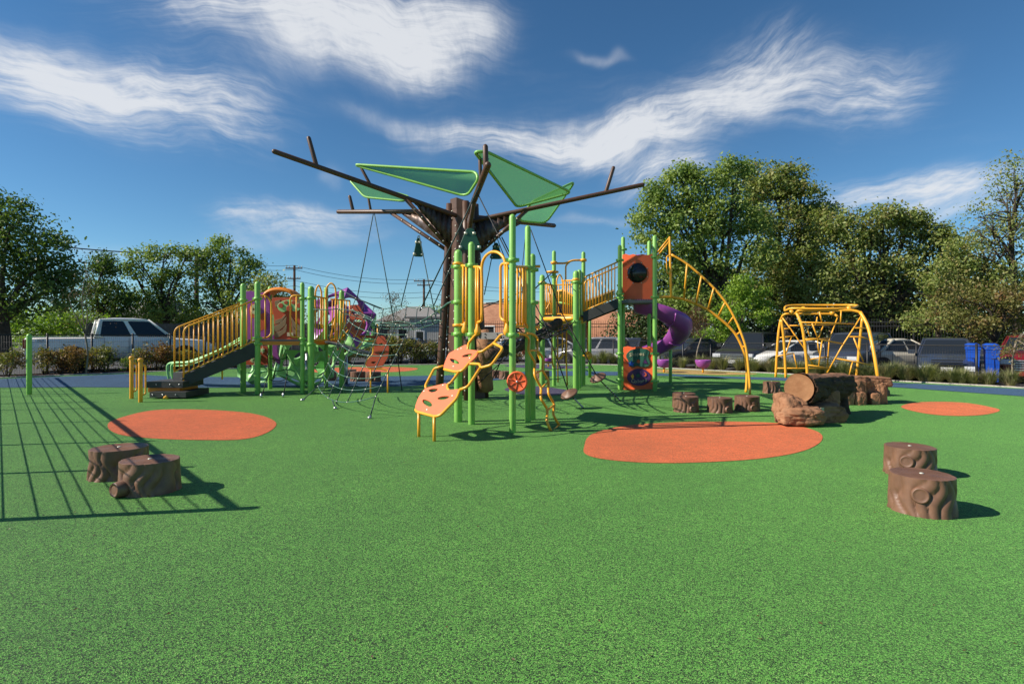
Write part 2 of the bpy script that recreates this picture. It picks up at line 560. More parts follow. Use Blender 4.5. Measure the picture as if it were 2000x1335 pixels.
BROWN = paint('brown_powder_coat', (.098, .046, .026), .42, .22, .3)
DECK = paint('grey_deck_coating', (.14, .135, .13), .6, .12, .3)
DARKGREY = paint('charcoal_step_coating', (.042, .042, .040), .6, .15, .35)
ROPE = paint('dark_green_rope', (.012, .045, .04), .6, .1, .1)
ROPEB = paint('black_rope', (.012, .012, .014), .65, .1, .1)
ROPEG = paint('sea_green_rope', (.035, .12, .085), .6, .1, .1)
FERRULE = paint('pale_ferrule', (.62, .60, .50), .35, .05, .1, metal=.3)
STEEL = paint('galvanised_steel', (.55, .55, .56), .3, .08, .15, metal=.9)
STUMPM = paint('brown_moulded_plastic', (.190, .096, .058), .46, .28, .6, nscale=9)
BLACK = paint('black_fence_paint', (.012, .012, .013), .45, .1, .15)
BUBBLE = paint('smoked_dome', (.012, .010, .012), .12, .05, .03)
WHITEP = paint('white_paint', (.72, .72, .70), .5, .06, .15)
RUST = None
def corrugated():
    m, t, b = new_mat('rusted_corrugated_sheet')
    v = coords(t)
    n1 = noise_node(t, v, 3.0, 6, .65); n2 = noise_node(t, v, 22, 4)
    col = ramp(t, n1.outputs['Fac'], [(.32, (.16, .14, .15)), (.52, (.10, .055, .035)), (.7, (.055, .025, .015))])
    t.links.new(mixc(t, .5, col, ramp(t, n2.outputs['Fac'], [(.3, (.5, .5, .5)), (.7, (1.2, 1.2, 1.2))]), 'MULTIPLY'), b.inputs['Base Color'])
    b.inputs['Metallic'].default_value = .4; b.inputs['Roughness'].default_value = .45
    return m
RUST = corrugated()
def mesh_canopy():
    m, t, b = new_mat('perforated_green_sheet')
    b.inputs['Base Color'].default_value = (.085, .31, .075, 1); b.inputs['Roughness'].default_value = .75; b.inputs['Specular IOR Level'].default_value = .2
    tr = N(t, 'ShaderNodeBsdfTransparent')
    ms = N(t, 'ShaderNodeMixShader'); ms.inputs[0].default_value = .18      # share of the sheet that is punched away
    tl = N(t, 'ShaderNodeBsdfTranslucent'); tl.inputs['Color'].default_value = (.14, .42, .12, 1)
    m2 = N(t, 'ShaderNodeMixShader'); m2.inputs[0].default_value = .4
    t.links.new(b.outputs[0], m2.inputs[1]); t.links.new(tl.outputs[0], m2.inputs[2])
    t.links.new(m2.outputs[0], ms.inputs[1]); t.links.new(tr.outputs[0], ms.inputs[2])
    t.links.new(ms.outputs[0], t.nodes['Material Output'].inputs['Surface'])
    return m
CANOPY = mesh_canopy()
RUB_G = rubber('green_rubber', (.102, .315, .044), (.24, .43, .11), (.007, .014, .006), .40)
RUB_O = rubber('orange_rubber', (.72, .135, .044), (.80, .26, .10), (.16, .035, .012), .14)
RUB_B = rubber('blue_rubber', (.028, .082, .165), (.07, .14, .24), (.010, .016, .028), .22)
RUB_P = rubber('purple_rubber', (.058, .045, .105), (.10, .09, .16), (.012, .010, .022), .2)
RUB_T = rubber('tan_rubber', (.42, .27, .085), (.55, .4, .18), (.09, .06, .03), .15)
CONC = grainy('concrete_kerb', [(.3, (.34, .31, .27)), (.7, (.50, .46, .40))], 9, .85, .3)
MULCH = grainy('mulch', [(.35, (.035, .018, .012)), (.6, (.10, .050, .032)), (.75, (.17, .10, .07))], 22, .95, .9, .05)
ASPH = grainy('asphalt', [(.3, (.055, .055, .057)), (.7, (.095, .095, .095))], 3, .9, .4, .01, bscale=160)
SOIL = grainy('far_ground', [(.3, (.05, .055, .03)), (.7, (.10, .10, .055))], .4, .95, .5)
def rockmat():
    m = grainy('sandstone_cast', [(.28, (.20, .095, .050)), (.5, (.32, .155, .080)), (.75, (.42, .225, .125))], 4.5, .85, .55, .02, bscale=34)
    t = m.node_tree; b = t.nodes['Principled BSDF']
    v = coords(t); n = noise_node(t, v, 3, 3); w = mixc(t, .35, v, n.outputs['Color'], 'ADD')
    vo = N(t, 'ShaderNodeTexVoronoi', feature='DISTANCE_TO_EDGE'); vo.inputs['Scale'].default_value = 1.7; t.links.new(w, vo.inputs['Vector'])
    cr = ramp(t, vo.outputs['Distance'], [(0, (.55, .50, .47)), (.012, (.90, .88, .87)), (.05, (1, 1, 1))])
    old = b.inputs['Base Color'].links[0].from_socket
    t.links.new(mixc(t, 1.0, old, cr, 'MULTIPLY'), b.inputs['Base Color'])
    b1 = b.inputs['Normal'].links[0].from_node
    bn2 = N(t, 'ShaderNodeBump'); bn2.inputs['Strength'].default_value = .45; bn2.inputs['Distance'].default_value = .03
    t.links.new(cr, bn2.inputs['Height']); t.links.new(b1.outputs[0], bn2.inputs['Normal']); t.links.new(bn2.outputs[0], b.inputs['Normal'])
    return m
ROCK = rockmat()
ROCKCUT = grainy('cut_log_end', [(.3, (.25, .115, .050)), (.7, (.36, .185, .088))], 5, .8, .35, .015, bscale=26)
BARKD = grainy('dark_bark_cast', [(.3, (.045, .026, .015)), (.6, (.095, .055, .032)), (.8, (.21, .115, .07))], 8, .9, .8, .03, bscale=40)
BARK = grainy('tree_bark', [(.3, (.045, .034, .025)), (.7, (.115, .09, .068))], 6, .95, .8, .03)
BARKL = grainy('pale_bark', [(.3, (.15, .12, .09)), (.7, (.30, .25, .19))], 8, .9, .6, .02)
COIL = grainy('brown_coiled_cast', [(.3, (.05, .03, .018)), (.7, (.14, .08, .05))], 14, .85, .6, .02)
POLE = grainy('creosote_pole', [(.3, (.055, .030, .020)), (.7, (.12, .07, .048))], 7, .9, .4)
ROOFG = grainy('grey_shingle', [(.3, (.20, .19, .175)), (.7, (.30, .285, .265))], 14, .9, .4)
SIDING = grainy('pale_siding', [(.3, (.42, .40, .36)), (.7, (.54, .52, .47))], 2, .8, .15)
PINKW = grainy('peach_stucco', [(.3, (.50, .27, .18)), (.7, (.60, .35, .24))], 3, .85, .2)
TEALW = paint('pale_green_panel', (.14, .27, .18), .6, .1, .2)
WOODF = grainy('weathered_wood', [(.3, (.10, .078, .060)), (.7, (.19, .15, .12))], 6, .9, .4)
def brickmat():
    m, t, b = new_mat('orange_brick')
    tcn = N(t, 'ShaderNodeTexCoord')
    mp_ = N(t, 'ShaderNodeMapping'); mp_.inputs['Rotation'].default_value = (R(90), 0, 0)
    t.links.new(tcn.outputs['Object'], mp_.inputs[0])
    br = N(t, 'ShaderNodeTexBrick'); t.links.new(mp_.outputs[0], br.inputs['Vector'])
    br.inputs['Scale'].default_value = 3.0; br.inputs['Color1'].default_value = (.44, .19, .105, 1); br.inputs['Color2'].default_value = (.56, .27, .155, 1)
    br.inputs['Mortar'].default_value = (.45, .33, .25, 1); br.inputs['Mortar Size'].default_value = .012
    n1 = noise_node(t, tcn.outputs['Object'], .8, 5)
    n2 = noise_node(t, tcn.outputs['Object'], .35, 6, .7)
    col = mixc(t, 1.0, br.outputs['Color'], ramp(t, n1.outputs['Fac'], [(.3, (.72, .68, .66)), (.7, (1.08, 1.05, 1.0))]), 'MULTIPLY')
    t.links.new(col, b.inputs['Base Color']); b.inputs['Roughness'].default_value = .9
    return m
BRICK = brickmat()
def glassmat():
    m, t, b = new_mat('tinted_glass')
    b.inputs['Base Color'].default_value = (.018, .022, .026, 1); b.inputs['Roughness'].default_value = .06
    b.inputs['Specular IOR Level'].default_value = .45
    return m
GLASS = glassmat()
TYRE = paint('tyre_rubber', (.014, .014, .015), .8, .1, .3)
CHROME = paint('alloy', (.55, .56, .58), .25, .05, .1, metal=.9)
LAMP = paint('headlamp_lens', (.62, .64, .66), .12, .05, .05)
TAIL = paint('tail_lamp_lens', (.45, .012, .010), .15, .05, .05)
PLATEM = paint('number_plate', (.60, .60, .58), .4, .05, .1)
def carpaint(n, c): return paint('car_paint_' + n, c, .26, .04, .12, coat=.7)
C_SILVER = carpaint('silver', (.86, .83, .77)); C_WHITE = carpaint('white', (.66, .65, .62)); C_NAVY = carpaint('navy', (.040, .048, .070))
C_BLACK = carpaint('black', (.024, .024, .027)); C_GREY = carpaint('grey', (.17, .17, .18)); C_RED = carpaint('red', (.17, .008, .008)); C_CREAM = carpaint('ivory', (.60, .55, .44))
BIN = paint('blue_bin_plastic', (.010, .085, .50), .4, .08, .1)
L_DARK = leafmat('leaf_dark', (0.065, 0.119, 0.029), (0.150, 0.228, 0.054))
L_MID = leafmat('leaf_mid', (0.145, 0.235, 0.061), (0.305, 0.386, 0.105))
L_OLIVE = leafmat('leaf_olive', (0.166, 0.234, 0.060), (0.293, 0.351, 0.112), (0.293, 0.244, 0.091))
L_BRIGHT = leafmat('leaf_bright', (0.149, 0.287, 0.034), (0.287, 0.414, 0.057), trans=.38)
L_RED = leafmat('leaf_autumn', (.20, .085, .030), (.26, .17, .06), (.12, .14, .04), nscale=2.2)
L_YEL = leafmat('leaf_yellow_green', (.14, .16, .04), (.23, .22, .075), (.22, .12, .05), nscale=2.2)
L_RUSSET = leafmat('leaf_russet', (.12, .065, .032), (.19, .11, .06), (.09, .085, .03), nscale=2.0)
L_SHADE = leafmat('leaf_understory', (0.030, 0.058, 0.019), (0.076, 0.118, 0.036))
GRASS = leafmat('ornamental_grass', (.16, .19, .075), (.27, .28, .13), (.32, .27, .16), trans=.25, nscale=3)

# ================================================================== THE SETTING
LOTZ = -0.27
def sheet(name, pts, z, mat, kind='structure', label=None):
    b = MB(); i = len(b.v)
    for p in pts: b.v.append(Vector((p[0], p[1], z)))
    b.face(tuple(range(len(pts))))
    me = b.mesh(name)
    bm = bmesh.new(); bm.from_mesh(me); bmesh.ops.triangulate(bm, faces=bm.faces)
    for f in bm.faces:
        if f.normal.z < 0: f.normal_flip()
    bm.to_mesh(me); bm.free()
    return tag(mkobj(name, me, mat), label, None, None, kind)
sheet('ground', [(-1500, -400), (1500, -400), (1500, 2500), (-1500, 2500)], LOTZ - .01, SOIL)
sheet('parking_lot', [(-70, 5), (70, 5), (70, 46), (-70, 46)], LOTZ, ASPH)
# outer edge of the rubber, left to right (ground plan in metres, from the photo)
EDGE_PX = [(-420, 762), (-200, 748), (0, 738), (250, 728), (430, 721), (600, 715), (865, 712), (1040, 711), (1210, 713), (1300, 719), (1420, 725), (1540, 731), (1740, 744), (2000, 758), (2260, 777)]
EDGE = [G(u, v) for (u, v) in EDGE_PX]
EDGE = smooth_path(EDGE, 4)
back = [Vector((40, 9, 0)), Vector((40, -14, 0)), Vector((-40, -14, 0)), Vector((-40, 13, 0))]
sheet('play_surface', EDGE + back, 0.0, RUB_G)
sk = MB()
edge_dir = []
for i, p in enumerate(EDGE):
    a, b_ = EDGE[max(i - 1, 0)], EDGE[min(i + 1, len(EDGE) - 1)]
    t = (b_ - a).normalized(); edge_dir.append(Vector((-t.y, t.x, 0)))       # outward (away from camera)
OUT = lambda i, d, z=0: EDGE[i] + edge_dir[i] * d + Vector((0, 0, z))
# concrete kerb: segments cast one after another
for i in range(len(EDGE) - 1):
    b = len(sk.v)
    prof = ((0, -.1), (0, .018), (.02, .03), (.12, .03), (.14, .018), (.14, -.1))
    for j in (i, i + 1):
        for (d, z) in prof: sk.v.append(OUT(j, d, z))
    for k in range(5): sk.face((b + k, b + 6 + k, b + 7 + k, b + 1 + k))
tag(sk.build('kerb', CONC), None, None, None, 'structure')
# planting bed between kerb and lot, uneven mulch
bd = MB()
for i in range(len(EDGE)):
    for j, (d, z) in enumerate(((.13, -.01), (.6, .01), (1.3, -.02), (2.2, -.10), (3.0, -.37))):
        bd.v.append(OUT(i, d, z + (.05 * mnoise.noise(OUT(i, d) * 1.3) if 0 < j < 4 else 0)))
for i in range(len(EDGE) - 1):
    for j in range(4):
        a = i * 5 + j
        bd.face((a, a + 5, a + 6, a + 1), True)
tag(bd.build('planting_bed', MULCH), None, None, None, 'structure')
# mulch chips that catch the light
ch = MB()
for k in range(2600):
    i = rnd.randrange(len(EDGE) - 1); d = rnd.uniform(.16, 1.5)
    p = OUT(i, d).lerp(OUT(i + 1, d), rnd.random()); p.z = .0
    a = rnd.uniform(0, 6.28); s = rnd.uniform(.02, .05)
    q = Matrix.Rotation(a, 3, 'Z') @ Matrix.Rotation(rnd.uniform(-.6, .6), 3, 'X')
    p.z = .012 + rnd.random() * .035
    ch.quad(p + q @ Vector((-s, -s * .3, 0)), p + q @ Vector((s, -s * .3, 0)), p + q @ Vector((s, s * .3, 0)), p + q @ Vector((-s, s * .3, 0)))
tag(ch.build('mulch_chips', MULCH), 'brown bark mulch chips scattered over the planting bed', 'mulch', None, 'stuff')
# coloured rubber set into the green
def patch(name, px, mat, z=.004, k=5):
    pts = [G(u, v) for (u, v) in px]
    sheet(name, smooth_path(pts, k, True), z, mat)
patch('orange_rubber_patch', [(210, 832), (228, 818), (300, 801), (400, 800), (490, 807), (536, 822), (530, 840), (480, 857), (390, 859), (300, 856), (232, 848)], RUB_O)
patch('orange_rubber_patch', [(1141, 872), (1160, 846), (1240, 829), (1380, 823), (1520, 826), (1590, 840), (1606, 858), (1570, 880), (1480, 896), (1330, 904), (1220, 901), (1150, 890)], RUB_O)
patch('orange_rubber_patch', [(1760, 793), (1800, 785), (1880, 786), (1940, 796), (1951, 803), (1910, 811), (1840, 811), (1785, 803)], RUB_O)
patch('orange_rubber_patch', [(600, 722), (680, 717), (760, 716), (815, 719), (790, 725), (700, 727), (620, 727)], RUB_O)
patch('purple_rubber_patch', [(985, 760), (1020, 753), (1080, 757), (1112, 764), (1080, 772), (1020, 770)], RUB_P)
patch('purple_rubber_patch', [(985, 713.5), (1040, 711.8), (1110, 713.5), (1160, 717), (1100, 720), (1020, 718)], RUB_P)
patch('tan_rubber_patch', [(1255, 722), (1330, 721.5), (1420, 726), (1480, 730), (1410, 732), (1310, 729)], RUB_T)
band = [(-420, 764), (-200, 750), (0, 740), (250, 730), (330, 735), (500, 737), (700, 736), (870, 733), (1070, 724), (1220, 726), (1400, 735), (1560, 738), (1740, 747), (2000, 760), (2260, 779),
        (2260, 800), (2000, 774), (1760, 757), (1520, 743), (1300, 734), (1150, 733), (1060, 735), (950, 744), (800, 754), (600, 756), (420, 757), (330, 757), (150, 756), (0, 757), (-200, 766), (-420, 780)]
sheet('blue_rubber_path', [G(u, v) for (u, v) in band], .008, RUB_B)
# parking stripes
for k in range(12):
    x = -2 + k * 2.75
    sheet('parking_stripe', [(x, 27 - k * .35), (x + .1, 27 - k * .35), (x + 1.2, 32 - k * .35), (x + 1.1, 32 - k * .35)], LOTZ + .004, WHITEP)

# street where the pickup stands, higher than the lot
stx = MB().prism([(-40, 8.0), (-17.5, 19.0), (-9.5, 26.8), (-5.5, 30.5), (-9, 35), (-45, 20)], LOTZ, -.02)
tag(stx.build('street', ASPH), None, None, None, 'structure')
# ------------------------------------------------------------------ buildings
def wall_with_windows(root, name, mat, O, ex, w, h, th, wins, frame_mat=None):
    """wall along ex from O with real window openings; each window is a part with frame and pane"""
    ex = Vector(ex).normalized(); nrm = ex.cross(Vector((0, 0, 1)))       # outward
    wl = plate(name, [(0, 0), (w, 0), (w, h), (0, h)], [[(a, b), (a, d), (c, d), (c, b)] for (a, b, c, d) in wins], O, ex, (0, 0, 1), th, mat, root, .001)
    for (a, b, c, d) in wins:
        O2 = Vector(O)
        fr = plate('window', [(a - .06, b - .06), (c + .06, b - .06), (c + .06, d + .06), (a - .06, d + .06)], [[(a + .03, b + .03), (a + .03, d - .03), (c - .03, d - .03), (c - .03, b + .03)]], O2 + nrm * (th / 2 + .01), ex, (0, 0, 1), .05, frame_mat or WHITEP, root, .001)
        plate('pane', [(a, b), (c, b), (c, d), (a, d)], [], O2, ex, (0, 0, 1), .02, GLASS, fr, .001)
    return wl
# long brick building behind the lot, in two heights
def brick_block(u0, u1, vtop, Y0, Y1, label, wins):
    a = P(u0, vtop, Y0); b = P(u1, vtop, Y1); a.z = b.z = LOTZ
    top = P((u0 + u1) / 2, vtop, (Y0 + Y1) / 2).z
    ex = (b - a); w = ex.length; ex.normalize(); h = top - LOTZ
    root = thing('brick_building', a, label, 'building')
    wall_with_windows(root, 'wall', BRICK, a, ex, w, h, .3, wins)
    back_ = Vector((-ex.y, ex.x, 0))
    MB().beam(a + back_ * 4 + Vector((0, 0, h / 2)), a + back_ * 4 + Vector((0, 0, h / 2)) + ex * .3, 8, h).build('wall', BRICK, root)
    MB().beam(b + back_ * 4 + Vector((0, 0, h / 2)) - ex * .3, b + back_ * 4 + Vector((0, 0, h / 2)), 8, h).build('wall', BRICK, root)
    MB().beam(a + back_ * 4 + Vector((0, 0, h - .35)), b + back_ * 4 + Vector((0, 0, h - .35)), 7.6, .12).build('roof', ROOFG, root)
    MB().beam(a - ex * .1 + Vector((0, 0, h + .03)), b + ex * .1 + Vector((0, 0, h + .03)), .42, .12).build('coping', CONC, root)
    return root
brick_block(925, 1062, 591, 49, 45, 'orange brick building with flat roof behind the central climbing tower', [(1.2, 1.6, 2.3, 2.35), (3.9, 1.3, 4.7, 2.6)])
brick_block(1080, 1320, 607, 58, 50, 'long low orange brick wall building behind the slide tower', [(8.0, .6, 9.2, 2.3)])
# pale house with grey hip roof
def gable_house(u0, u1, v_eave, v_ridge, Y, depth, label, wmat, rmat, wins, hip=.3):
    a = P(u0, v_eave, Y); b = P(u1, v_eave, Y); eave = a.z; ridge = P(u0, v_ridge, Y + depth / 2).z
    a.z = b.z = LOTZ
    root = thing('house', a, label, 'house')
    wall_with_windows(root, 'wall', wmat, a, (1, 0, 0), b.x - a.x, eave - LOTZ, .2, wins)
    for x in (a.x + .1, b.x - .1):
        MB().box((x, a.y + depth / 2 + .12, (eave + LOTZ) / 2), (.2, depth - .05, eave - LOTZ)).build('wall', wmat, root)
    rb = MB(); o = .35; w = b.x - a.x; i = 0
    v = [(a.x - o, a.y - o, eave - .05), (b.x + o, a.y - o, eave - .05), (b.x + o, a.y + depth + o, eave - .05), (a.x - o, a.y + depth + o, eave - .05), (a.x + w * hip, a.y + depth / 2, ridge), (b.x - w * hip, a.y + depth / 2, ridge)]
    rb.v += [Vector(p) for p in v] + [Vector(p) + Vector((0, 0, .12)) for p in v]
    for q in ((0, 1, 5, 4), (1, 2, 5), (2, 3, 4, 5), (3, 0, 4)):
        rb.face(tuple(6 + k for k in q)); rb.face(tuple(reversed(q)))
    for (p, q) in ((0, 1), (1, 2), (2, 3), (3, 0)): rb.face((p, q, q + 6, p + 6))
    rb.build('roof', rmat, root)
    return root
gable_house(742, 862, 628, 601, 50, 8, 'pale house with grey hip roof seen through the rope net', SIDING, ROOFG, [(1.6, 1.0, 2.4, 2.2), (3.2, 1.0, 4.0, 2.2)], .32)
h2 = gable_house(800, 905, 620, 616, 44, 6, 'low white building with peach and pale green front beside the tree trunk', SIDING, ROOFG, [(.5, .5, 1.1, 1.9), (2.6, .9, 3.2, 1.6), (3.4, .9, 3.7, 1.6)], .05)
hb = wloc(h2)
MB().box((hb.x + 3.05, hb.y - .13, LOTZ + .55), (2.0, .05, 1.1)).build('peach_panel', PINKW, h2)
MB().box((hb.x + 3.35, hb.y - .13, LOTZ + 1.93), (1.2, .05, .5)).build('green_panel', TEALW, h2)
gable_house(225, 300, 622, 590, 48, 7, 'small dark house with grey gable roof behind the pickup', WOODF, ROOFG, [(1, .8, 1.7, 1.8)], .02)
gable_house(1690, 1800, 600, 575, 62, 7, 'dim red brick house almost hidden behind the right hand trees', BRICK, ROOFG, [(1.2, 1.2, 2.2, 2.6), (3.6, 1.2, 4.6, 2.6)], .05)
# dark board fence behind the pickup
def board_fence(p0, p1, h, label):
    root = thing('board_fence', p0, label, 'fence')
    d = (p1 - p0); L = d.length; d.normalize(); n = int(L / .15)
    me = MB().box((0, 0, h / 2), (.14, .025, h)).mesh('board'); me.materials.append(WOODF)
    for k in range(n):
        o = mkobj('board', me, None, root); q = p0 + d * (k * .15) - p0
        o.location = q; o.rotation_euler = (0, 0, math.atan2(d.y, d.x)); o.scale = (1, 1, rnd.uniform(.97, 1.02))
    for z in (.35, h - .3):
        MB().beam(p0 + Vector((0, .05, z)), p1 + Vector((0, .05, z)), .05, .09).build('rail', WOODF, root)
q0, q1 = P(170, 640, 32), P(760, 640, 40); q0.z = q1.z = LOTZ
board_fence(q0, q1, 2.3, 'tall dark wooden board fence running behind the silver pickup')

# ------------------------------------------------------------------ tall black picket fence at the back of the lot
def picket_fence(p0, p1, h, label, bay=2.45):
    root = thing('picket_fence', p0, label, 'fence')
    d = p1 - p0; L = d.length; d.normalize(); nb = max(1, round(L / bay)); bay = L / nb
    b = MB()
    for k in range(int(bay / .125)):
        x = .06 + k * .125
        b.box((x, 0, h / 2 + .05), (.019, .019, h - .1))
    pan = b.mesh('pickets'); pan.materials.append(BLACK)
    rl = MB().box((bay / 2, 0, 0), (bay - .09, .04, .04)).mesh('rail'); rl.materials.append(BLACK)
    po = MB().box((0, 0, h / 2 + .06), (.075, .075, h + .12)).box((0, 0, h + .14), (.095, .095, .05)).mesh('post'); po.materials.append(BLACK)
    rz = math.atan2(d.y, d.x)
    for i in range(nb + 1):
        for me, z in ((po, 0),) + (((pan, 0), (rl, .22), (rl, h - .2), (rl, h - .42)) if i < nb else ()):
            o = mkobj(me.name.split('.')[0], me, None, root); o.location = d * (i * bay) + Vector((0, 0, z)); o.rotation_euler = (0, 0, rz)
            if me is pan: o['kind'] = 'stuff'
q0, q1 = P(640, 640, 37.5), P(1290, 640, 38.5); q0.z = q1.z = LOTZ
picket_fence(q0, q1, 2.55, 'tall black steel picket fence in front of the brick building')
q0, q1 = P(1290, 640, 38.5), P(2150, 640, 26); q0.z = q1.z = LOTZ
picket_fence(q0, q1, 2.5, 'tall black steel picket fence under the right hand trees')
# ------------------------------------------------------------------ low welded wire fence just beyond the planting bed
def wire_fence(pts, h, label, zb=-.05, hlines=7):
    root = thing('wire_fence', pts[0] + Vector((0, 0, zb)), label, 'fence')
    for i in range(len(pts) - 1):
        p0, p1 = pts[i] + Vector((0, 0, zb)), pts[i + 1] + Vector((0, 0, zb))
        d = p1 - p0; L = d.length; u = d.normalized()
        b = MB()
        for k in range(1, int(L / .065)):
            x = p0 + u * (k * .065)
            b.tube([x + Vector((0, 0, .04)), x + Vector((0, 0, h))], .0032, 3)
        for k in range(hlines):
            z = .05 + (h - .06) * k / (hlines - 1)
            b.tube([p0 + Vector((0, 0, z)), p1 + Vector((0, 0, z))], .004, 3)
        tag(b.build('wire_panel', BLACK, root), None, None, None, 'stuff')
        MB().beam(p0 + Vector((0, 0, h + .015)), p1 + Vector((0, 0, h + .015)), .03, .03).build('top_rail', BLACK, root)
        bar('post', p0 + Vector((0, 0, -.3)), p0 + Vector((0, 0, h + .07)), .033, BLACK, root)
    bar('post', pts[-1] + Vector((0, 0, zb - .3)), pts[-1] + Vector((0, 0, zb + h + .07)), .033, BLACK, root)
def along(i0, i1, d, n):
    src = [OUT(i, d) for i in range(i0, i1 + 1)]
    acc = [0]
    for a, b_ in zip(src, src[1:]): acc.append(acc[-1] + (b_ - a).length)
    out = []
    for k in range(n + 1):
        s = acc[-1] * k / n
        j = max(i for i in range(len(acc)) if acc[i] <= s + 1e-6); j = min(j, len(src) - 2)
        t = (s - acc[j]) / max(1e-6, acc[j + 1] - acc[j]); out.append(src[j].lerp(src[j + 1], t))
    return out
wire_fence(along(3, 16, 1.75, 8), 1.36, 'low black welded wire fence in front of the silver pickup')
wire_fence(along(16, 33, 1.75, 9), 1.10, 'low black welded wire fence behind the rope net and central tower')
wire_fence(along(33, len(EDGE) - 1, 1.75, 11), 1.05, 'low black welded wire fence along the right hand parked cars')

# ================================================================== PLAY EQUIPMENT
def bolt(b, p, r=.018): b.ball(p, r, 6, 4)
def post(root, u, vtop, vbase, r=.06, mat=None, clamps=()):
    """round post with domed cap standing on the ground; clamps: rows of clamp rings"""
    g = G(u, vbase); top = P(u, vtop, g.y)
    po = MB().tube([g - Vector((0, 0, .05)), top - Vector((0, 0, r))], r, 14, cap='round').build('post', mat or GREEN, root)
    for v in clamps:
        z = P(u, v, g.y).z
        MB().lathe([(r + .002, -.03), (r + .018, -.027), (r + .018, .027), (r + .002, .03)], 14, (g.x, g.y, z)).box((g.x + r + .02, g.y - .01, z), (.05, .03, .05)).box((g.x - r - .02, g.y - .01, z), (.05, .03, .05)).build('clamp', mat or GREEN, po)
    return g

# ------------------------------------------------------------------ central climbing tower
ct = thing('climbing_tower', (-.2, 8.4, 0), 'central green post climbing tower with yellow rails and coral climbing pads', 'play tower')
pA = post(ct, 895, 487, 823, .062, None, (521, 590, 652)); pB = post(ct, 921, 472, 828, .049, None, (518, 653))
pC = post(ct, 1001, 418, 844, .046, None, (508, 654)); pD = post(ct, 1031, 440, 824, .045, None, (523,)); pE = post(ct, 1040, 495, 819, .048, None, (527, 591))
pF = Vector((-.45, 9.45, 0))
DZ = 1.30
deck = MB().prism([(pA.x + .08, pA.y), (pB.x + .05, pB.y - .02), (pC.x - .05, pC.y + .06), (pD.x - .05, pD.y), (pE.x - .05, pE.y + .05), (pF.x, pF.y)], DZ - .05, DZ + .045)
dk = deck.build('deck', DECK, ct)
hb_ = MB()
for t in (.2, .35, .65, .8):
    p = pB.lerp(pC, t); bolt(hb_, (p.x - .0, p.y + .005, DZ + .02), .012); bolt(hb_, (p.x, p.y + .005, DZ - .025), .012)
hb_.build('bolts', BLACK, dk)
nBC = Vector((pB.y - pC.y, -(pB.x - pC.x), 0)); nBC = Vector((-(pC.y - pB.y), (pC.x - pB.x), 0)).normalized()
if nBC.y < 0: nBC = -nBC
def BC(u, v): return RP(u, v, (pB.x, pB.y, 0), nBC)
# arch entry and grab loops on the front
arch = MB().tube(smooth_path([BC(941, 625), BC(941.5, 560), BC(941, 522), BC(946, 504), BC(956, 494), BC(966, 491.5), BC(976, 495), BC(984, 504), BC(988, 518)], 4), .021, 8).build('entry_arch', YELLOW, ct)
lp = MB().tube(fillet([BC(924, 521), BC(941, 521), BC(941, 627), BC(933, 629)], .09, 5), .02, 8).build('grab_loop', YELLOW, ct)
for u in (930, 934): bar('baluster', BC(u, 522), BC(u, 638), .017, YELLOW, lp)
lp2 = MB().tube(fillet([BC(998, 515), BC(977.5, 514), BC(978, 622), BC(988, 627)], .09, 5), .02, 8).build('grab_loop', YELLOW, ct)
for u in (986.5, 990.5): bar('baluster', BC(u, 514), BC(u, 640), .017, YELLOW, lp2)
def AB(t, v):
    p = pA.lerp(pB, t); y = p.y; z = P(1000, v, y).z
    return Vector((p.x, p.y, z))
pn = MB().tube([AB(0, 518), AB(1, 520)], .02, 8).tube([AB(0, 634), AB(.62, 634)], .02, 8).build('side_panel', YELLOW, ct)
for t in (.38, .62): bar('baluster', AB(t, 519), AB(t, 634), .018, YELLOW, pn)
for p, vv in ((pA, 515), (pA, 635)):
    MB().lathe([(.07, -.02), (.085, -.018), (.085, .018), (.07, .02)], 14, (p.x, p.y, P(1000, vv, p.y).z)).build('yellow_clamp', YELLOW, ct)
def flange(p):
    MB().lathe([(.016, .09), (.022, .06), (.05, -.02), (.045, -.07), (.02, -.09)], 8, p).build('flange', YELLOW, ct)
for q in (BC(933, 643), BC(990, 643), AB(.5, 640)): flange(q)
def CD(t, v, a=None, b=None):
    p = (a or pC).lerp(b or pD, t); return Vector((p.x, p.y, P(1000, v, p.y).z))
sp_ = MB().tube([CD(0, 521), CD(1, 521)], .02, 8).tube([CD(0, 637), CD(1, 637)], .02, 8).build('side_panel', YELLOW, ct)
for t in (.3, .48, .66, .84): bar('baluster', CD(t, 521), CD(t, 637), .016, YELLOW, sp_)
lp3 = MB().tube(fillet([CD(.98, 523), CD(.82, 523) + Vector((-.02, -.12, 0)), CD(.82, 625) + Vector((-.02, -.12, 0)), CD(.98, 640)], .08, 5), .02, 8).build('grab_loop', YELLOW, ct)
for v_ in (520, 638):
    MB().tube([Vector((pE.x - .12, pE.y, P(1000, v_, pE.y).z)), Vector((pE.x + .12, pE.y, P(1000, v_, pE.y).z))], .022, 8).build('yellow_clamp', YELLOW, ct)
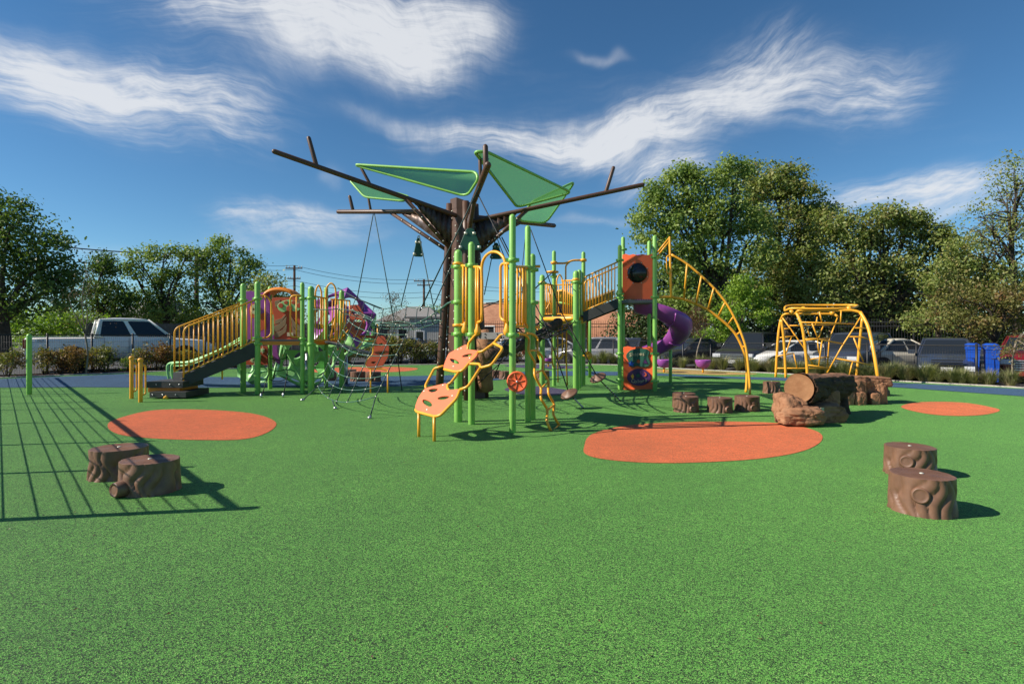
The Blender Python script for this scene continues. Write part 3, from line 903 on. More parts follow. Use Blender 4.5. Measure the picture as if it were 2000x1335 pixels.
# coral pad climber: a sloping plane leaving the deck front
w_dir = (pC - pB).normalized(); out_dir = -nBC
O_c = Vector((-1.09, 7.32, .36))
s_dir = (((pB + pC) / 2) + Vector((0, 0, DZ)) - O_c).normalized()
n_c = w_dir.cross(s_dir).normalized()
Z2 = lambda l: [(800 + x / 5.803, 640 + y / 5.803) for (x, y) in l]
def cp(pts): return [RP(u, v, O_c, n_c) for (u, v) in Z2(pts)]
holes1 = [[(215, 715), (250, 695), (300, 690), (330, 700), (300, 728), (250, 738)], [(320, 810), (350, 785), (420, 775), (460, 785), (430, 810), (370, 825)], [(150, 835), (165, 815), (205, 822), (250, 850), (263, 885), (240, 903), (200, 890), (165, 865)]]
pad1 = plate_px('climbing_pad', Z2([(180, 690), (425, 632), (432, 690), (458, 712), (572, 700), (535, 800), (350, 990), (285, 1000), (72, 945), (70, 895), (108, 790)]), [Z2(h) for h in holes1], O_c, n_c, .028, CORAL, ct, .004, .05)
holes2 = [[(460, 360), (485, 350), (540, 370), (568, 400), (555, 418), (515, 410), (475, 388)], [(598, 335), (625, 310), (690, 295), (718, 303), (700, 322), (640, 340)]]
pad2 = plate_px('climbing_pad', Z2([(392, 440), (415, 370), (450, 295), (560, 235), (648, 192), (662, 252), (785, 266), (760, 330), (685, 400), (600, 480), (525, 492), (393, 466)]), [Z2(h) for h in holes2], O_c, n_c, .028, CORAL, ct, .004, .04)
pb1, pb2 = MB(), MB()
for (x, y) in ((170, 722), (385, 655), (490, 775), (203, 932)): bolt(pb1, cp([(x, y)])[0] - n_c * .0, .022)
for (x, y) in ((553, 250), (688, 348), (502, 442), (590, 238)): bolt(pb2, cp([(x, y)])[0], .022)
pb1.build('bolts', FERRULE, pad1); pb2.build('bolts', FERRULE, pad2)
pipe = lambda pts, rad=.05, r=.019, nm='climber_pipe': MB().tube(fillet(cp(pts), rad, 4), r, 8).build(nm, YELLOW, ct)
pipe([(780, 70), (740, 85), (665, 180), (660, 255)]); pipe([(1090, 72), (1040, 72), (955, 175), (830, 265), (785, 275)])
pipe([(955, 175), (1050, 225), (1045, 255), (930, 420), (800, 455), (800, 410), (700, 405), (685, 412)])
pipe([(800, 455), (660, 670), (570, 700)]); pipe([(190, 690), (178, 655), (280, 460), (390, 430)]); pipe([(560, 500), (470, 620), (432, 640), (428, 690), (455, 712)])
pipe([(570, 700), (535, 800), (350, 992), (285, 1003), (80, 948), (68, 925)]); pipe([(785, 270), (600, 488), (520, 498), (393, 468)])
for (x, y), (gu, gv) in zip(((105, 950), (280, 1000)), ((817.5, 851), (847, 859))):
    a = cp([(x, y)])[0]; g_ = G(gu, gv)
    bar('leg', (a.x, a.y, -.03), a, .02, YELLOW, ct)
# wavy ladder on the right
O_s = Vector((.15, 8.15, DZ)); w_s = Vector((.31, .95, 0)).normalized()
b_s = (Vector((.59, 8.02, 0)) - O_s).normalized(); n_s = w_s.cross(b_s).normalized()
def sp(l): return [RP(u, v, O_s, n_s) for (u, v) in Z2(l)]
Lr = [(1235, 68), (1300, 75), (1345, 115), (1355, 165), (1348, 255), (1385, 330), (1420, 400), (1415, 520), (1455, 610), (1490, 685), (1488, 790), (1530, 870), (1560, 930), (1558, 1060), (1610, 1180)]
Rr = [(1330, 60), (1395, 70), (1445, 110), (1452, 160), (1450, 255), (1490, 310), (1515, 365), (1508, 475), (1545, 545), (1575, 610), (1572, 730), (1610, 810), (1640, 875), (1630, 980), (1695, 1100)]
wl_ = MB().tube(smooth_path(sp(Lr), 3), .019, 8).build('wavy_rail', YELLOW, ct)
wr_ = MB().tube(smooth_path(sp(Rr), 3), .019, 8).build('wavy_rail', YELLOW, ct)
for i in (4, 7, 9, 12, 14):
    a, b = sp([Lr[i]])[0], sp([Rr[i]])[0]
    bar('rung', a, b, .015, YELLOW, wl_)
# round drum facing out of post C
dc = P(1010, 745, 7.62); dax = Vector((-.12, -1, .05)).normalized()
dr = MB().lathe([(.132, -.02), (.140, 0), (.136, .02), (.12, .022), (.11, .014), (.03, .008), (.02, .016)], 28, dc, dax).build('drum', REDOR, ct)
sp2 = MB()
for k in range(7):
    a = k * 2 * math.pi / 7; q = Vector((0, 0, 1)).rotation_difference(dax)
    sp2.tube([dc + q @ Vector((math.cos(a) * .03, math.sin(a) * .03, .012)), dc + q @ Vector((math.cos(a) * .11, math.sin(a) * .11, .016))], .006, 5)
sp2.build('drum_ribs', RUSTOR, dr)
MB().lathe([(.016, 0), (.016, .012), (.006, .02)], 8, dc + dax * .012, dax).build('drum_bolt', STEEL, dr)

# ------------------------------------------------------------------ brown steel tree
TC = Vector((-1.02, 12.0, 0))
st_ = thing('steel_tree', TC, 'tall brown steel tree with bare branches and green mesh leaves', 'climbing tree')
b = MB(); rings = []
legs = [(-.47, -.05), (.12, -.42), (.42, .05), (-.02, .45)]
def hexring(z, k): return [Vector((TC.x + x * k, TC.y + y * k, z)) for (x, y) in ((-.44, -.08), (-.2, -.34), (.2, -.36), (.44, -.02), (.3, .34), (-.25, .36))]
zs = [(.85, .80), (2.0, .70), (3.1, .62), (3.95, .60)]
for (z, k) in zs:
    rings.append(len(b.v)); b.v += hexring(z, k)
for i in range(3):
    for k in range(6):
        a, c = rings[i] + k, rings[i] + (k + 1) % 6
        b.face((a, c, c + 6, a + 6))
b.face(tuple(rings[0] + k for k in reversed(range(6)))); b.face(tuple(rings[3] + k for k in range(6)))
tk = b.build('trunk_shell', BROWN, st_)
bb = MB()
for z in np.arange(1.0, 3.95, .16):
    for k in (0, 1, 2, 5):
        ks = np.interp(z, [q[0] for q in zs], [q[1] for q in zs])
        h = hexring(float(z), float(ks)); p = h[k].lerp(h[(k + 1) % 6], rnd.choice((.12, .3, .7, .88)))
        bolt(bb, p, .02)
bb.build('bolts', FERRULE, tk)
for (x, y) in legs:
    pth = [(TC.x + x * 1.08, TC.y + y * 1.08, -.05), (TC.x + x * .95, TC.y + y * .95, 1.0), (TC.x + x * .66, TC.y + y * .66, 3.2), (TC.x + x * .6, TC.y + y * .6, 4.05)]
    lg = MB().tube(pth, [.085, .08, .075, .07], 10).build('trunk_column', BROWN, st_)
    nb = MB()
    for z in np.arange(.2, 3.9, .27):
        t = float(np.interp(z, [0, 1, 3.2, 4.05], [1.08, .95, .66, .6])); bolt(nb, (TC.x + x * t + rnd.choice((-.05, .05)), TC.y + y * t - .075, float(z)), .016)
    nb.build('bolts', FERRULE, lg)
# gusset foot on the right leg and spiked cap
MB().slab([(TC.x + .45, TC.y - .02, 0), (TC.x + .16, TC.y - .30, 0), (TC.x + .30, TC.y - .18, .8), (TC.x + .40, TC.y - .04, .9)], .03).build('foot_gusset', BROWN, st_)
cb = MB(); top = hexring(3.92, .60); i0 = len(cb.v)
cb.v += hexring(3.92, .61) + [v + Vector((0, 0, .12 + (.10 if k in (1, 0) else 0))) for k, v in enumerate(hexring(3.92, .61))]
for k in range(6): cb.face((k, (k + 1) % 6, 6 + (k + 1) % 6, 6 + k))
cb.face((6, 7, 8, 9, 10, 11)); cb.build('trunk_cap', BROWN, st_)
# branches: base (on trunk), tip, radius
BR = {'long_left': (P(888, 420, 11.8), P(536, 296, 10.27), .047), 'low_left': (P(893, 413, 12.2), P(661, 413.5, 13.85), .052), 'right': (P(920, 432, 11.9), P(1255, 361, 11.5), .045),
      'back_right': (P(925, 424, 12.3), P(1082, 440.5, 14.4), .055), 'front': (P(913, 425, 11.7), P(953, 322, 8.6), .052)}
bro = {}
for k, (a, c, r) in BR.items():
    bro[k] = MB().tube([a, c], [r * 1.05, r], 12, cap='round').build('branch', BROWN, st_)
def on(k, t): return BR[k][0].lerp(BR[k][1], t)
def twig(k, t, utop, vtop, r=.04):
    a = on(k, t); MB().tube([a, P(utop, vtop, a.y)], [r, r * .95], 10, cap='round').build('twig', BROWN, bro[k])
twig('long_left', .79, 603, 270, .042); twig('long_left', .50, 706, 329, .030); twig('low_left', .86, 683, 384, .04); twig('low_left', .70, 719, 384, .03)
twig('right', .79, 1198, 328, .04); twig('front', .93, 948, 287, .045); twig('front', .72, 937, 300, .032)
# braces and corrugated webs
def brace(k, t, u, v, Y, r=.04):
    a = on(k, t); c = P(u, v, Y); br_ = MB().tube([a, c], r, 10).build('brace', BROWN, bro[k]); return a, c
webs = []
for k, t, u, v, Y in (('long_left', .31, 880, 486, 11.75), ('low_left', .54, 878, 492, 12.1), ('right', .34, 938, 492, 11.8), ('back_right', .55, 930, 480, 12.2), ('front', .40, 912, 478, 11.6)):
    a, c = brace(k, t, u, v, Y); base = on(k, .02)
    # corrugated sheet filling the corner
    p0, p1, p2 = base, on(k, t * .86), c
    n = (p1 - p0).cross(p2 - p0).normalized(); wb = MB(); m = 22; i = 0
    for j in range(m + 1):
        s = j / m
        topp = p0.lerp(p1, s); bot = p2.lerp(p1, s); bot = topp.lerp(bot, .94); topp2 = topp.lerp(bot, .04)
        o = n * (.022 * math.sin(j * math.pi / 1.5))
        wb.v += [topp2 + o, bot + o]
    for j in range(m):
        wb.face((2 * j, 2 * j + 1, 2 * j + 3, 2 * j + 2), True)
    wo_ = wb.build('web_panel', RUST, bro[k])
    md = wo_.modifiers.new('t', 'SOLIDIFY'); md.thickness = .006
    wbb = MB()
    for j in range(1, 6):
        bolt(wbb, c.lerp(a, j / 6.5) + Vector((0, -.045, 0)), .018)
    wbb.build('bolts', FERRULE, bro[k])
# green mesh leaves: frame tube + perforated sheet, corners in metres
def mesh_leaf(corners, rad, label):
    pts = fillet(corners, rad, 5, True)
    fr = MB().tube(pts, .025, 8, closed=True).build('leaf_frame', GREEN, st_)
    c = sum(pts, Vector()) / len(pts)
    b = MB(); b.v = [c] + pts
    for i in range(len(pts)): b.face((0, 1 + i, 1 + (i + 1) % len(pts)), True)
    b.build('leaf_mesh', CANOPY, fr)
    nb = MB()
    for i in range(0, len(pts)):
        nb.ball(pts[i].lerp(c, .04), .012, 5, 3)
    nb.build('rivets', DKGREEN, fr)
mesh_leaf([P(688, 321, 10.9), P(930, 336, 10.0), P(934, 350, 9.9), P(912, 384, 10.35)], .18, '')
mesh_leaf([P(682, 351, 13.3), P(712, 385, 13.0), P(790, 393, 12.6), P(800, 384, 12.9)], .12, '')
mesh_leaf([P(926, 296, 9.2), P(950, 296, 9.2), P(1117, 376, 11.2), P(1010, 405, 11.75)], .16, '')
mesh_leaf([P(1124, 354, 13.2), P(1066, 436, 13.7), P(1012, 431, 13.2), P(1040, 393, 12.2)], .18, '')
# hanging ropes with green plates
def rope(pts, r, mat, parent, nm='rope'):
    return MB().tube(pts, r, 6).build(nm, mat, parent)
rn = thing('hanging_ropes', TC + Vector((-1.2, 0, 0)), 'dark green ropes and triangle plates hanging from the steel tree', 'ropes')
def plate3(c, h, w, n):
    """rounded triangle hanger"""
    n = Vector(n).normalized(); ex = Vector((0, 0, 1)).cross(n).normalized()
    ol = fillet([Vector((-w, -h, 0)), Vector((w, -h, 0)), Vector((w * .28, h, 0)), Vector((-w * .28, h, 0))], .05, 4, True)
    o = plate('hanger_plate', ol, [], c, ex, (0, 0, 1), .03, DKGREEN, rn, .006)
    nb = MB()
    for sx, sz in ((-.8, -.75), (.8, -.75), (-.36, .55), (.36, .55)): nb.lathe([(.03, -.03), (.03, .03)], 8, c + ex * (w * sx) + Vector((0, 0, h * sz)), (ex * (1 if sx > 0 else -1)))
    nb.build('clevis', FERRULE, o)
KN = {'n1': P(697, 585, 12.9), 'n2': P(768, 618, 12.3), 'n3': P(783, 597, 12.3), 'n4': P(852, 625, 11.2), 'n5': P(820, 607, 10.2), 'n6': P(847, 597, 10.6)}
a = on('low_left', .68) - Vector((0, 0, .06)); rope([a, KN['n1']], .011, ROPE, rn); rope([a + Vector((.03, 0, 0)), KN['n2']], .011, ROPE, rn)
hp = P(817, 460, 12.05); rope([hp, KN['n3']], .011, ROPE, rn); rope([hp + Vector((.02, 0, 0)), KN['n4']], .011, ROPE, rn); plate3(P(817, 483, 12.05), .19, .10, (0.3, -1, 0))
f1 = on('front', .72); rope([f1, KN['n5']], .012, ROPE, rn); f2 = P(913, 448, 10.9); rope([f2, KN['n6']], .011, ROPE, rn)
plate3(P(918, 467, 10.8), .20, .22, (0, -1, 0))
rope([on('front', .55), P(1000, 512, 9.6), P(1020, 560, 9.5)], .010, ROPEB, rn); rope([P(967, 470, 12.4), P(946, 575, 11.0)], .010, ROPE, rn)
rope([P(972, 468, 12.4), P(1000, 540, 11.4)], .010, ROPE, rn); plate3(P(969, 490, 12.35), .17, .13, (0, -1, 0))
rope([P(1028, 445, 13.0), P(1012, 600, 13.2)], .010, ROPEB, rn)

# ------------------------------------------------------------------ rope net between the stair tower and the central tower
net = thing('rope_net', G(640, 790), 'sagging green rope climbing net between stair tower and central tower', 'rope net')
TL, TR_, BL, BRr = P(689, 604, 12.4), P(803, 634, 9.7), P(621, 754, 11.6), P(734, 774, 9.2)
def bil(s, t):
    p = (TL.lerp(TR_, s)).lerp(BL.lerp(BRr, s), t)
    sag = 4 * s * (1 - s)
    return p + Vector((-.05 * sag, -.25 * sag, -.16 * sag * (.55 + .45 * t)))
NS, NT = 6, 7
def netlines(fn, ns, nt_, mat1, mat2, r=.008):
    for i in range(ns + 1): rope([fn(i / ns, j / (nt_ * 2)) for j in range(nt_ * 2 + 1)], r, mat1, net, 'net_cord')
    for j in range(nt_ + 1): rope([fn(i / (ns * 2), j / nt_) for i in range(ns * 2 + 1)], r, mat2, net, 'net_cord')
    kb = MB()
    for i in range(ns + 1):
        for j in range(nt_ + 1): kb.ball(fn(i / ns, j / nt_), .0145, 6, 4)
    tag(kb.build('ferrules', FERRULE, net), None, None, None, 'stuff')
netlines(bil, NS, NT, ROPE, ROPEG)
# upper bed
F_ = [P(662, 603, 12.7), P(700, 609, 12.2), P(735, 632, 11.3), P(770, 636, 10.5), P(803, 634, 9.7), P(832, 622, 9.3), P(860, 604, 9.0)]
B_ = [P(695, 582, 13.2), P(722, 594, 13.1), P(748, 603, 12.9), P(783, 597, 12.3), P(815, 602, 11.6), P(847, 597, 10.6), P(862, 600, 9.4)]
Fs, Bs = smooth_path(F_, 3), smooth_path(B_, 3)
def bed(s, t):
    x = s * (len(Fs) - 1); i = min(int(x), len(Fs) - 2); f = x - i
    p = Fs[i].lerp(Fs[i + 1], f).lerp(Bs[i].lerp(Bs[i + 1], f), t)
    return p - Vector((0, 0, .22 * 4 * t * (1 - t)))
netlines(bed, 9, 3, ROPE, ROPEG, .008)
rope([P(612, 604, 12.8), P(640, 604.5, 12.8), F_[0]], .012, ROPEG, net); rope([P(660, 562, 13.8), B_[0], B_[2]], .011, ROPE, net)
rope([F_[-1], P(875, 592, 8.8), P(889, 587, 8.67)], .016, ROPEG, net)
for a, gpx in ((BL, (590, 782)), (bil(.42, 1), (655, 798)), (BRr, (722, 817))):
    g_ = G(*gpx); rope([a, g_.lerp(a, .12)], .011, ROPE, net)
    MB().tube([g_ - Vector((0, 0, .02)), g_.lerp(a, .14)], .02, 8).lathe([(.03, 0), (.035, .02), (.015, .04)], 8, g_).build('turnbuckle', STEEL, net)
rope([P(776, 695, 12.4), G(785, 762)], .011, ROPEB, net); rope([bil(1, .55), P(776, 695, 12.4)], .009, ROPEB, net)
# narrow net ladder under the stair tower deck
for u0, u1, gx in ((527, 521, (510, 776)), (563, 560, (553, 775))):
    rope([P(u0 - 4, 690, 12.9), P(u0 - 2, 730, 12.6), G(*gx)], .010, ROPEB, net)
    MB().lathe([(.02, 0), (.028, .02), (.015, .09)], 8, G(*gx)).build('turnbuckle', STEEL, net)
for v_ in (700, 722, 742): rope(catenary(P(525, v_ - 2, 12.8), P(562, v_ - 4, 12.8), .06), .009, ROPEB, net)
# net behind the central tower, running to the slide tower
def bridge(s, t):
    a = Vector((pE.x + .05, pE.y + .3, 1.62)).lerp(P(1127, 617, 14.1), s); c = Vector((pE.x - .5, pE.y + 1.6, 1.62)).lerp(P(1062, 617, 14.6), s)
    return a.lerp(c, t) - Vector((0, 0, .34 * 4 * s * (1 - s) + .12 * 4 * t * (1 - t)))
netlines(bridge, 12, 5, ROPEB, ROPEB, .012)
for (u0, v0, y0, u1, v1, y1) in ((1043, 565, 8.9, 1083, 528, 14.7), (1043, 560, 9.2, 945, 600, 11.3), (950, 592, 11.4, 1043, 584, 9.2), (1043, 652, 9.0, 945, 672, 11.5), (1000, 655, 10, 925, 740, 11.8), (1016, 672, 10.5, 935, 748, 11.7), (985, 690, 12, 960, 745, 12.3)):
    rope([P(u0, v0, y0), P(u1, v1, y1)], .011, ROPEB, net)
# swinging discs on ropes
def disc_rope(pts, disc, anchor, label, n):
    root = thing('disc_swing_rope', G(*anchor), label, 'rope step', 'rope steps with brown discs')
    rope(pts, .012, ROPEB, root)
    c = disc; ax = (pts[-1] - c).normalized() if (pts[-1] - c).length > .01 else (pts[-2] - c).normalized()
    d = MB().lathe([(.03, -.05), (.10, -.035), (.155, -.012), (.165, .005), (.15, .025), (.06, .04), (.03, .07)], 20, c, Vector(n)).build('disc', STUMPM, root)
    g_ = G(*anchor); rope([c, g_], .012, ROPEB, root)
    b = MB()
    for k in range(7): b.ball(g_.lerp(c, .1 + k * .09), .02, 6, 3)
    b.build('chain', STEEL, root)
q = P(1168, 738, 10.8); disc_rope([P(1037, 449, 13.3), P(1095, 607, 12.0), q], q, (1212, 783), 'rope with brown disc nearer the lower orange panel', (-.42, -.3, .85))
q = P(1112, 769, 10.2); disc_rope([P(980, 463, 11.9), P(1063, 629, 10.9), q], q, (1140, 797), 'rope with brown disc beside the wavy yellow ladder', (-.42, -.3, .85))
# coiled brown climbing log between centre and slide tower
lg = thing('coiled_log', P(1090, 632, 13.0), 'brown coiled rope texture log climbing diagonally behind the central tower', 'climbing log')
b = MB(); pa, pb_ = P(1091, 629, 13.2), P(958, 692, 11.2)
pth = [pa.lerp(pb_, k / 46) + Vector((0, 0, -.12 * math.sin(math.pi * k / 46))) for k in range(47)]
b.tube(pth, [.105 + .022 * math.sin(k * 2.1) for k in range(47)], 12, cap='round'); b.build('log_body', COIL, lg)
b = MB(); b.tube(smooth_path([P(955, 690, 11.4), P(945, 655, 11.5), P(948, 760, 11.9)], 4), [.12, .13, .14, .15, .15, .15, .16, .16, .17], 10); b.build('stump_leg', ROCK, lg)

# ------------------------------------------------------------------ left stair tower
sw = thing('stair_tower', G(560, 766), 'left play tower with yellow railed stairs and green posts', 'play tower')
s1 = post(sw, 475, 553, 766, .062, None, (586,)); s2 = post(sw, 503, 549, 769, .062, None, (583, 660, 671)); s3 = post(sw, 527.5, 559, 759, .052, None, (590,))
s4 = post(sw, 590.5, 551, 768, .048, None, (583, 661, 672)); s5 = post(sw, 607.5, 558, 768, .072, None, (582, 672)); s6 = post(sw, 667.5, 566, 760, .062); s7 = post(sw, 637, 560, 756, .05)
SD = 1.19
dpoly = [(s2.x + .03, s2.y + .02), (s4.x, s4.y), (s5.x - .02, s5.y + .05), (s6.x, s6.y), (s7.x, s7.y + .3), (s3.x, s3.y + .1), (s1.x + .05, s1.y + .1)]
MB().prism(dpoly, SD - .015, SD + .02).build('deck', DECK, sw)
fas = MB()
for a, c in ((dpoly[0], dpoly[1]), (dpoly[2], dpoly[3])):
    fas.beam((a[0], a[1] - .01, SD - .06), (c[0], c[1] - .01, SD - .06), .03, .085)
fas.build('deck_fascia', ORANGE, sw)
# stairs
def stair(root, fl, fu, bl, bu, Yfl, Yfu, Ybl, Ybu, railtop, railbot, strtop, strbot, nbal, nstep, smat, rr=.02, rb=.014, endv=None):
    """rows at lower/upper end (front); the far side repeats it further back"""
    for side, (ul, uu, Yl, Yu) in enumerate(((fl, fu, Yfl, Yfu), (bl, bu, Ybl, Ybu))):
        k = Yfl / Yl; k2 = Yfu / Yu
        zl = lambda v: P(0, v, Yfl).z; zu = lambda v: P(0, v, Yfu).z
        xl, xu = P(ul, 0, Yl).x, P(uu, 0, Yu).x
        A = lambda v: Vector((xl, Yl, zl(v))); B = lambda v: Vector((xu, Yu, zu(v)))
        path = [A(endv or railbot[0]), A(railtop[0]), B(railtop[1])]
        rail = MB().tube(fillet(path, .12, 5), rr, 8).build('handrail', YELLOW, root)
        MB().tube([A(railbot[0]), B(railbot[1])], rr * .85, 8).build('bottom_rail', YELLOW, rail)
        for i in range(nbal):
            t = (i + 1) / (nbal + 1)
            bar('baluster', A(railbot[0]).lerp(B(railbot[1]), t), A(railtop[0]).lerp(B(railtop[1]), t), rb, YELLOW, rail)
        off = Vector((0, .0, 0))
        MB().slab([A(strbot[0]) + off, B(strbot[1]) + off, B(strtop[1]) + off, A(strtop[0]) + off], .03).build('stringer', smat, root)
    for i in range(nstep):
        t = (i + .5) / nstep
        p = Vector((P(fl, 0, Yfl).x, Yfl, P(0, (strtop[0] + strbot[0]) / 2, Yfl).z)).lerp(Vector((P(fu, 0, Yfu).x, Yfu, P(0, (strtop[1] + strbot[1]) / 2, Yfu).z)), t)
        q = Vector((P(bl, 0, Ybl).x, Ybl, p.z)).lerp(Vector((P(bu, 0, Ybu).x, Ybu, p.z)), t); q.z = p.z
        MB().beam(p, q, .3, .035).build('tread', smat, root)
stair(sw, 359, 500, 341, 478, 12.1, 12.75, 12.9, 13.45, (640, 585), (729, 664), (733, 667), (755, 697), 14, 6, DARKGREY, .019, .0135, 753)
bar('stair_leg', (P(434, 0, 12.45).x, 12.45, .35), (P(434, 0, 12.45).x, 12.45, P(0, 690, 12.45).z), .018, YELLOW, sw)
# hoop rails on the front of the deck
def hoop(root, pts, r=.019, bars=(), mat=YELLOW, rad=.1):
    h = MB().tube(fillet(pts, rad, 5), r, 8).build('hoop_rail', mat, root)
    for a, c in bars: bar('baluster', a, c, r * .85, mat, h)
    return h
Ya = 12.85
hoop(sw, [P(505, 577, Ya), P(521, 577, 12.95), P(530, 590, 13.0), P(530, 652, 13.0), P(522, 660, 12.95), P(505, 660, Ya)], bars=[(P(518, 577, 12.9), P(518, 660, 12.9))])
hoop(sw, [P(589, 577, Ya), P(567, 577, Ya), P(567, 658, Ya), P(589, 658, Ya)], bars=[(P(579, 577, Ya), P(579, 658, Ya))])
pn = MB().tube([P(608, 577, 12.85), P(640, 583, 13.2)], .018, 8).tube([P(608, 664, 12.85), P(640, 664, 13.2)], .018, 8).build('rail_panel', YELLOW, sw)
for i in range(6):
    t = (i + .7) / 6.5; bar('baluster', P(608, 577, 12.85).lerp(P(640, 583, 13.2), t), P(608, 664, 12.85).lerp(P(640, 664, 13.2), t), .014, YELLOW, pn)
pn = MB().tube([P(646, 584, 13.2), P(683, 587, 13.8)], .018, 8).tube([P(646, 663, 13.2), P(676, 663, 13.8)], .018, 8).build('rail_panel', YELLOW, sw)
for i in range(6):
    t = (i + .6) / 6.2; bar('baluster', P(646, 584, 13.2).lerp(P(680, 587, 13.8), t), P(646, 663, 13.2).lerp(P(676, 663, 13.8), t), .014, YELLOW, pn)
hoop(sw, [P(683, 587, 13.8), P(684, 640, 13.8), P(668, 660, 13.8)], rad=.06)
for (ul, ur, vt, Yh, vb) in ((616, 628, 557, 13.6, 640), (637, 656, 553, 13.2, 664)):
    um = (ul + ur) / 2
    MB().tube(smooth_path([P(ul, vb, Yh), P(ul, 610, Yh), P(ul, 575, Yh), P(ul + 2, vt + 7, Yh), P(um, vt, Yh), P(ur - 2, vt + 7, Yh), P(ur, 575, Yh), P(ur, 610, Yh), P(ur, vb, Yh)], 4), .02, 8).build('entry_arch', YELLOW, sw)
bar('grab_bar', P(645, 660, 13.6), P(655, 620, 13.6), .016, YELLOW, sw)
FN = Vector((0, -1, 0))
def fp(root, name, px, holes, Y, th, mat, bev=.004, curve=0, n=None):
    """board facing the front (or n); Y is its depth"""
    n = n or PN[0]
    O = P(PN[1], 655, Y) if n is not FN else (0, Y, 0)
    return plate_px(name, px, holes, O, n, th, mat, root, bev, curve)
PN = [FN, 0]
def circ(u, v, r, n=12, ry=None): return ellipse(u, v, r, ry or r, n)
# purple play panel with rosette
pp = fp(sw, 'play_panel', [(478, 570), (490, 568), (503, 572), (515, 571), (527, 568), (527, 662), (478, 662)], [], 13.75, .03, PURPLE, .004, .03)
fp(pp, 'rosette', circ(496, 607, 9, 16, 14), [], 13.70, .03, RUSTOR)
fp(pp, 'rosette_disc', circ(496, 604, 5.2, 14, 9), [circ(496, 604, 2, 8, 3.4)], 13.67, .03, CREAM)
fp(pp, 'panel_art', [(505, 615), (517, 610), (520, 640), (506, 648)], [], 13.70, .02, RUSTOR, .003, .03)
# lower flower panel
lp_ = fp(sw, 'flower_panel', [(481, 676), (523, 676), (523, 712), (481, 712)], [], 13.72, .03, RUSTOR, .004, .02)
for (u, v) in ((493, 702), (506, 696), (513, 684), (500, 709)):
    fl = fp(lp_, 'flower', [(u + 5.2 * math.cos(a) * (1 if i % 2 else .6), v + 6.5 * math.sin(a) * (1 if i % 2 else .6)) for i, a in enumerate([k * math.pi / 6 for k in range(12)])], [], 13.69, .02, CREAM, .003)
    fp(lp_, 'flower_eye', circ(u, v, 1.6, 8), [], 13.67, .02, POD)
# winged beetle panel with stripes and a green mask
bp = fp(sw, 'beetle_panel', [(532, 582), (540, 581), (588, 581), (592, 583), (592, 664), (536, 664), (536, 620), (532, 600)], [], 13.55, .03, RUSTOR, .004, .02)
for st3 in ([(537, 588), (548, 585), (545, 597), (538, 600)], [(536, 637), (548, 631), (560, 618), (558, 634), (546, 645), (537, 648)], [(537, 650), (551, 645), (561, 632), (559, 648), (545, 658), (538, 660)], [(538, 625), (549, 622), (559, 613), (558, 616), (549, 629), (537, 633)],
            [(588, 637), (578, 631), (569, 618), (571, 634), (580, 645), (590, 648)], [(590, 650), (577, 645), (570, 632), (571, 648), (582, 658), (591, 660)], [(578, 585), (591, 588), (590, 600), (583, 597)]):
    fp(bp, 'stripe', st3, [], 13.525, .02, TAN, .002, .02)
mk_ = fp(bp, 'mask', smooth_path([Vector((u, v, 0)) for (u, v) in ((541, 597), (550, 589), (564, 585), (578, 588), (589, 596), (586, 604), (577, 609), (568, 604), (562, 604), (554, 610), (545, 606))], 3, True) and [(541, 597), (550, 589), (564, 585), (578, 588), (589, 596), (586, 604), (577, 609), (568, 605), (562, 605), (554, 610), (545, 606)], [], 13.515, .03, POD, .004, .06)
for (u, v, r) in ((548.5, 596.5, 4.4), (558.5, 590.5, 3.2), (573, 590.5, 3.4), (584, 596.5, 4.2), (565, 602, 5.4)):
    fp(bp, 'spot', circ(u, v, r), [], 13.49, .03, RUSTOR)
fp(bp, 'notice', [(561, 649), (573, 649), (573, 656), (561, 656)], [], 13.525, .015, CREAM, .001)
fp(sw, 'orange_side_panel', [(531, 584), (537, 586), (537, 612), (532, 615)], [], 13.9, .03, ORANGE)
fp(sw, 'green_side_panel', [(532, 615), (537, 612), (538, 650), (533, 655)], [], 13.9, .03, POD)
# orange domed roof
b = MB(); secs = []
for k in range(13):
    a = math.pi * k / 12; x0, x1 = P(534, 0, 14.2).x, P(590, 0, 14.2).x; cx, rx_ = (x0 + x1) / 2, (x1 - x0) / 2
    z = P(0, 583, 14.2).z + .19 * math.sin(a)
    secs.append([(cx - rx_ * math.cos(a), 13.6 + .06 * j, z - (.04 if j in (0, 9) else 0) + .02 * math.sin(j * 1.6)) for j in range(10)])
base = len(b.v)
for s in secs: b.v += [Vector(p) for p in s]
for i in range(12):
    for j in range(9): a = base + i * 10 + j; b.face((a, a + 1, a + 11, a + 10), True)
dome = b.build('domed_roof', ORANGE, sw); md = dome.modifiers.new('t', 'SOLIDIFY'); md.thickness = .03
